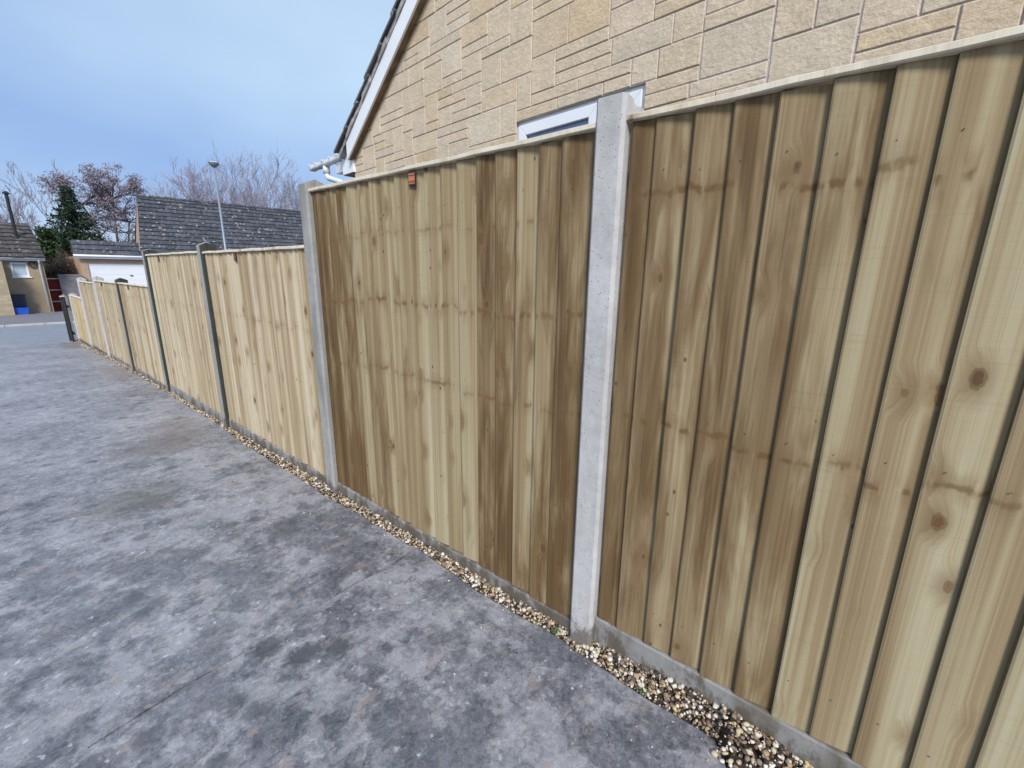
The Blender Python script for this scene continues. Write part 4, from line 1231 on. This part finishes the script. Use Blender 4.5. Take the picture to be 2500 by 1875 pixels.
# ---- black gate leaf and old post at the road end
gt_ = empty('black_gate', (-0.02, 14.36, gz(14.4)), 0, 'black slatted metal gate folded back at the road end of the fence', 'gate')
z0 = gz(14.4)
for i in range(5):
    MB().box(-0.052 + (i % 2) * 0.014, -0.030 + (i % 2) * 0.014, -0.36 + i * 0.088, -0.36 + i * 0.088 + 0.070, 0.03, 0.97 - 0.012 * i).build('slat', BLACK, gt_)
for z in (0.18, 0.78):
    MB().box(-0.014, 0.012, -0.37, 0.08, z, z + 0.05).build('rail', BLACK, gt_)
MB().box(-0.065, 0.015, 0.0881, 0.168, -0.2, 1.00).build('gate_post', BLACK, gt_, bevel=0.006)
MB().box(-0.068, 0.018, 0.085, 0.171, 1.001, 1.022).build('post_cap', PALE, gt_)
op = MB(); op.prism([(-0.05, 0), (0.05, 0), (0.05, 1.04), (0.0, 1.09), (-0.05, 1.04)], 'y', -0.05, 0.05)
tag(op.build('old_post', simple('weathered_timber', (0.24, 0.22, 0.20), 0.9, 0.2, var=0.3, sc=12), None, loc=(0.03, 15.05, gz(15.0) - 0.03)), 'weathered grey stub post standing beyond the black gate', 'post')

# ---- street lamp
lz = gz(22)
SL = empty('street_lamp', (5.92, 22.3, lz), 0, 'slim grey street lamp with a round head in front of the dark roof', 'street lamp')
GALV = simple('galvanised_steel', (0.25, 0.29, 0.34), 0.45, 0.5, 0.3, var=0.08)
m = MB(); m.tube([(0, 0, 0), (0, 0, 1.2)], 0.075, 16); m.tube([(0, 0, 1.2), (0, 0, 1.25), (0, 0, 5.80 - lz - 0.31)], [0.075, 0.048, 0.036], 16)
m.build('pole', GALV, SL, smooth=True)
m = MB(); m.lathe([(0.0, -0.06), (0.06, -0.06), (0.15, 0.02), (0.185, 0.09), (0.17, 0.10), (0.0, 0.10)], (0, 0, 5.80 - lz - 0.25), 24)
m.build('lamp_bowl', simple('grey_bowl', (0.16, 0.19, 0.20), 0.3, 0.5), SL, smooth=False)
m = MB(); m.lathe([(0.0, 0.17), (0.08, 0.165), (0.155, 0.135), (0.19, 0.101), (0.0, 0.1005)], (0, 0, 5.80 - lz - 0.25), 24)
m.build('canopy', simple('pale_canopy', (0.40, 0.45, 0.46), 0.4, 0.5), SL, smooth=True)

# ------------------------------------------------------------------ trees
BARK = simple('bare_bark', (0.19, 0.165, 0.175), 0.9, 0.2, var=0.3, sc=3)
TWIG = simple('winter_twigs', (0.43, 0.40, 0.46), 0.9, 0.2, var=0.3, sc=2)
BARK_D = simple('dark_bark', (0.125, 0.095, 0.095), 0.9, 0.2, var=0.3, sc=3)
def needle_mat(name, a, b):
    m = NT(name)
    i = m.island()
    return m.done(m.ramp(i, [(0, a), (1, b)]), 0.75, 0.25)
EVG = needle_mat('evergreen_leaves', (0.012, 0.026, 0.012), (0.05, 0.085, 0.028))
CONI = needle_mat('conifer_needles', (0.014, 0.028, 0.018), (0.045, 0.075, 0.042))
RUST = needle_mat('rusty_seed_clusters', (0.19, 0.15, 0.17), (0.36, 0.29, 0.32))
BRUSH = needle_mat('brown_brush', (0.060, 0.050, 0.040), (0.14, 0.115, 0.08))
YELLOWG = needle_mat('yellow_green_leaves', (0.10, 0.11, 0.03), (0.26, 0.24, 0.07))

def branchy(r, base, direc, length, radius, depth, spread, out_b, out_t, up=0.25, tips=None, nseg=3, kids=(2, 4), shrink=0.72, minr=0.006):
    p = Vector(base); d = Vector(direc).normalized()
    pts, rads = [p.copy()], [radius]
    for i in range(nseg):
        d = (d + Vector((r.gauss(0, 0.11), r.gauss(0, 0.11), r.gauss(0, 0.06) + up * 0.10))).normalized()
        p = p + d * (length / nseg)
        pts.append(p.copy()); rads.append(max(minr, radius * (1 - 0.42 * (i + 1) / nseg)))
    (out_b if depth > 2 else out_t).tube(pts, rads, 6 if depth > 3 else (4 if depth > 1 else 3), cap=False)
    if depth == 0:
        if tips is not None: tips.append(p.copy())
        return
    for k in range(r.randint(*kids)):
        t = r.uniform(0.35, 1.0) if k else 1.0
        idx = min(nseg - 1, int(t * nseg)); fr = t * nseg - idx
        q = pts[idx].lerp(pts[min(idx + 1, nseg)], min(1, fr))
        ax = Vector((r.gauss(0, 1), r.gauss(0, 1), r.gauss(0, 1)))
        ax = (ax - d * ax.dot(d)).normalized()
        nd = (d + ax * spread * r.uniform(0.5, 1.15) + Vector((0, 0, up * 0.35))).normalized()
        branchy(r, q, nd, length * shrink * r.uniform(0.75, 1.15), max(minr, rads[min(idx + 1, nseg)] * 0.72), depth - 1, spread, out_b, out_t, up, tips, nseg, kids, shrink, minr)

def clump_mesh(pts, sizes, per, spread, r, flat=1.0, asp=0.5):
    """many small leaf-sized faces round each point"""
    mb = MB()
    for p, s in zip(pts, sizes):
        for k in range(per):
            c = Vector(p) + Vector((r.gauss(0, spread), r.gauss(0, spread), r.gauss(0, spread * flat)))
            a = Vector((r.gauss(0, 1), r.gauss(0, 1), r.gauss(0, 1))).normalized()
            b = a.cross(Vector((r.gauss(0, 1), r.gauss(0, 1), r.gauss(0, 1)))).normalized()
            l = s * r.uniform(0.6, 1.3)
            mb.add([c - a * l, c + b * l * asp, c + a * l, c - b * l * asp], [(0, 1, 2, 3)])
    return mb

def bare_tree(loc, height, seed, label, spread=0.55, depth=6, trunk_h=0.22, rad=0.16, lean=(0, 0), shrink=0.74, kids=(2, 3), up=0.5, minr=0.008, stems=1):
    r = random.Random(seed)
    t = empty('bare_tree', loc, 0, label, 'tree', 'leafless trees beyond the houses')
    ob, ot = MB(), MB()
    for s_ in range(stems):
        d = Vector((lean[0] + r.gauss(0, 0.12 if stems > 1 else 0.03), lean[1] + r.gauss(0, 0.1), 1))
        branchy(r, (r.gauss(0, 0.1 * (stems - 1)), 0, 0), d, height * trunk_h, rad, depth, spread, ob, ot, up, None, 3, kids, shrink, minr)
    zmax = float(np.percentile([v[2] for v in ot.v], 99.3))
    k = height / zmax
    for mb in (ob, ot): mb.v = [(v[0] * k, v[1] * k, v[2] * k) for v in mb.v]
    ob.build('trunk', BARK, t, smooth=True)
    ot.build('crown', TWIG, t)
    return t

bare_tree((1.35, 52, gz(52)), 8.5, 3, 'broad bare tree behind the black flue at the left edge', 0.60, 7, 0.22, 0.18, kids=(2, 3), shrink=0.76, minr=0.0085, up=0.35, stems=2)
bare_tree((-1.4, 55, gz(55)), 8.2, 31, 'lower bare tree left of the flue, cut by the left edge', 0.60, 7, 0.22, 0.17, kids=(2, 3), shrink=0.76, minr=0.0085, up=0.35, stems=2)
bare_tree((12.6, 47, gz(47)), 10.6, 12, 'wide bare tree behind the roof, left of and behind the street lamp', 0.60, 7, 0.20, 0.15, kids=(2, 3), shrink=0.77, minr=0.0075, up=0.28, stems=5)
bare_tree((17.2, 47, gz(47)), 11.8, 29, 'taller bare tree behind the roof, right of the street lamp', 0.58, 7, 0.20, 0.15, kids=(2, 3), shrink=0.77, minr=0.0075, up=0.30, stems=5)
bare_tree((20.6, 49, gz(49)), 11.0, 44, 'bare tree behind the roof, partly hidden by the tall stepped post', 0.58, 7, 0.20, 0.17, kids=(2, 3), shrink=0.78, minr=0.0085, up=0.35, stems=2)
bare_tree((4.2, 48, gz(48)), 9.4, 27, 'wispy pale bare tree rising above the dark conifer', 0.5, 7, 0.26, 0.12, kids=(2, 3), shrink=0.74, minr=0.008)

# conifer
def conifer(loc, h, w, seed, label):
    r = random.Random(seed)
    t = empty('conifer_tree', loc, 0, label, 'tree')
    tr = MB(); tr.tube([(0, 0, 0), (0, 0, h * 0.5), (0, 0, h)], [0.16, 0.09, 0.015], 8)
    tr.build('trunk', BARK_D, t, smooth=True)
    br, pts = MB(), []
    n = 120
    for i in range(n):
        z = h * (0.12 + 0.86 * (i / n)); a = i * 2.399 + r.uniform(-0.3, 0.3)
        L = w * (1 - (i / n)) ** 0.8 * r.uniform(0.55, 1.1) + 0.12
        d = Vector((math.cos(a), math.sin(a), r.uniform(-0.1, 0.35)))
        br.tube([(0, 0, z), Vector((0, 0, z)) + d * L], [0.022, 0.006], 4, cap=False)
        for q in range(max(2, int(L / 0.16))):
            f = (q + 0.7) / max(2, int(L / 0.16))
            pts.append(Vector((0, 0, z)) + d * (L * f) + Vector((0, 0, -0.05 * f)))
    br.build('branches', BARK_D, t)
    clump_mesh(pts, [0.095] * len(pts), 18, 0.10, r, 0.7, 0.4).build('crown', CONI, t)
conifer((3.35, 40.5, gz(40)), 7.2, 2.3, 5, 'tall dark spiky conifer among the trees left of the garage')

def bush(name, loc, pts, mat, seed, label, cat, size=0.09, per=16, spread=0.22, stems=True, asp=0.5, group=None):
    r = random.Random(seed)
    t = empty(name, loc, 0, label, cat, group)
    if stems:
        mb = MB()
        for p in pts[::2]:
            mb.tube([(r.gauss(0, 0.15), r.gauss(0, 0.15), 0), Vector(p) * 0.5 + Vector((r.gauss(0, 0.1), 0, 0.1)), p], [0.03, 0.018, 0.007], 4, cap=False)
        mb.build('stems', BARK_D, t)
    clump_mesh(pts, [size] * len(pts), per, spread, r, 0.8, asp).build('crown', mat, t)
    return t
def blob_pts(r, n, rx, ry, z0, z1, top=1.0):
    o = []
    while len(o) < n:
        x, y, z = r.uniform(-1, 1), r.uniform(-1, 1), r.uniform(0, 1)
        if x * x + y * y + (max(0, z - 0.35) / 0.65) ** 2 * top < 1 + r.uniform(-0.25, 0.12):
            o.append((x * rx, y * ry, z0 + z * (z1 - z0)))
    return o
r = random.Random(77)
bush('evergreen_shrub', (1.95, 38.5, gz(38)), blob_pts(r, 150, 0.85, 0.7, 0.8, 4.35), EVG, 8, 'dark green evergreen shrub just right of the rendered house roof', 'shrub', 0.11, 34, 0.20)
bush('evergreen_shrub', (3.35, 39.6, gz(39)), blob_pts(r, 190, 1.35, 0.8, 0.6, 4.35), EVG, 9, 'dark mass of evergreen at the foot of the conifer', 'shrub', 0.11, 34, 0.22)
def brush(loc, w, h, seed, label, n=34, dens=5):
    rr = random.Random(seed)
    t = empty('twiggy_hedge', loc, 0, label, 'hedge', 'leafless hedge bushes')
    ob, ot = MB(), MB()
    for i in range(n):
        x = rr.uniform(-w, w)
        branchy(rr, (x, rr.uniform(-0.5, 0.5), 0), Vector((rr.gauss(0, 0.25), rr.gauss(0, 0.2), 1)), h * 0.42 * rr.uniform(0.75, 1.15), 0.025, 4, 0.55, ob, ot, 0.4, None, 3, (2, 4), 0.66, 0.007)
    ob.build('stems', BARK, t); ot.build('twigs', simple('grey_brown_twig', (0.125, 0.10, 0.085), 0.9, 0.2, var=0.4, sc=1.5), t)
    pts = [(rr.uniform(-w, w), rr.uniform(-0.3, 0.3), rr.uniform(0.1, h * 0.75)) for _ in range(70)]
    clump_mesh(pts, [0.07] * 70, 16, 0.2, rr, 1.0, 0.35).build('dead_leaves', BRUSH, t)
brush((2.0, 36.2, gz(36)), 0.8, 2.75, 51, 'grey-brown leafless hedge behind the red fence', 46)
brush((1.78, 33.0, gz(33)), 0.30, 2.6, 57, 'small twiggy bush against the side wall of the garage', 16)
brush((3.4, 37.0, gz(37)), 1.1, 3.0, 52, 'grey-brown leafless hedge behind the garage roof end', 46)
brush((5.9, 39.0, gz(39)), 1.4, 3.5, 53, 'brown leafless hedge below the rust-topped tree', 46)
bush('yellow_green_shrub', (1.55, 33.5, gz(33)), blob_pts(r, 60, 0.55, 0.4, 0.3, 2.35), YELLOWG, 15, 'yellow-green shrub directly beside the rendered house corner', 'shrub', 0.05, 18, 0.13)
bush('yellow_green_shrub', (2.35, 33.8, gz(33)), blob_pts(r, 46, 0.6, 0.4, 0.3, 1.95), YELLOWG, 16, 'low yellow-green shrub above the grey garden wall', 'shrub', 0.05, 14, 0.13)

# flat-topped tree with rusty crown
def rust_tree(loc, h, seed, label):
    r = random.Random(seed)
    t = empty('flat_topped_tree', loc, 0, label, 'tree')
    ob, ot, tips = MB(), MB(), []
    for (lx, L, dz) in ((-0.30, 0.66, 0), (0.10, 0.70, 0.0), (0.36, 0.60, 0)):
        p = Vector((0, 0, 0)); pts, rads = [p.copy()], [0.13]
        d = Vector((lx * 0.55, r.gauss(0, 0.05), 1)).normalized()
        for i in range(6):
            d = (d + Vector((lx * 0.10 + r.gauss(0, 0.05), r.gauss(0, 0.05), 0.03))).normalized()
            p = p + d * (h * L / 6); pts.append(p.copy()); rads.append(0.13 - 0.014 * (i + 1))
            if i > 1:
                for q in range(4):
                    a = r.uniform(0, 6.28)
                    branchy(r, p, (math.cos(a), math.sin(a) * 0.7, r.uniform(0.05, 0.5)), h * 0.105 * r.uniform(0.7, 1.2), 0.04, 3, 0.6, ob, ot, 0.12, tips, 3, (2, 3), 0.72, 0.008)
        ob.tube(pts, rads, 7, cap=False)
        for q in range(6):
            a = r.uniform(0, 6.28)
            branchy(r, p, (math.cos(a), math.sin(a) * 0.7, r.uniform(0.2, 0.9)), h * 0.13 * r.uniform(0.7, 1.2), 0.05, 3, 0.6, ob, ot, 0.2, tips, 3, (3, 4), 0.7, 0.009)
    ob.build('trunk', BARK_D, t, smooth=True)
    ot.build('branches', BARK_D, t)
    zz = max(p.z for p in tips)
    clump_mesh(tips, [0.065] * len(tips), 11, 0.13, r, 0.5, 0.4).build('crown', RUST, t)
rust_tree((6.0, 45.5, gz(45)), 10.2, 61, 'tall forked tree with a flat rusty crown, left of the dark roof')
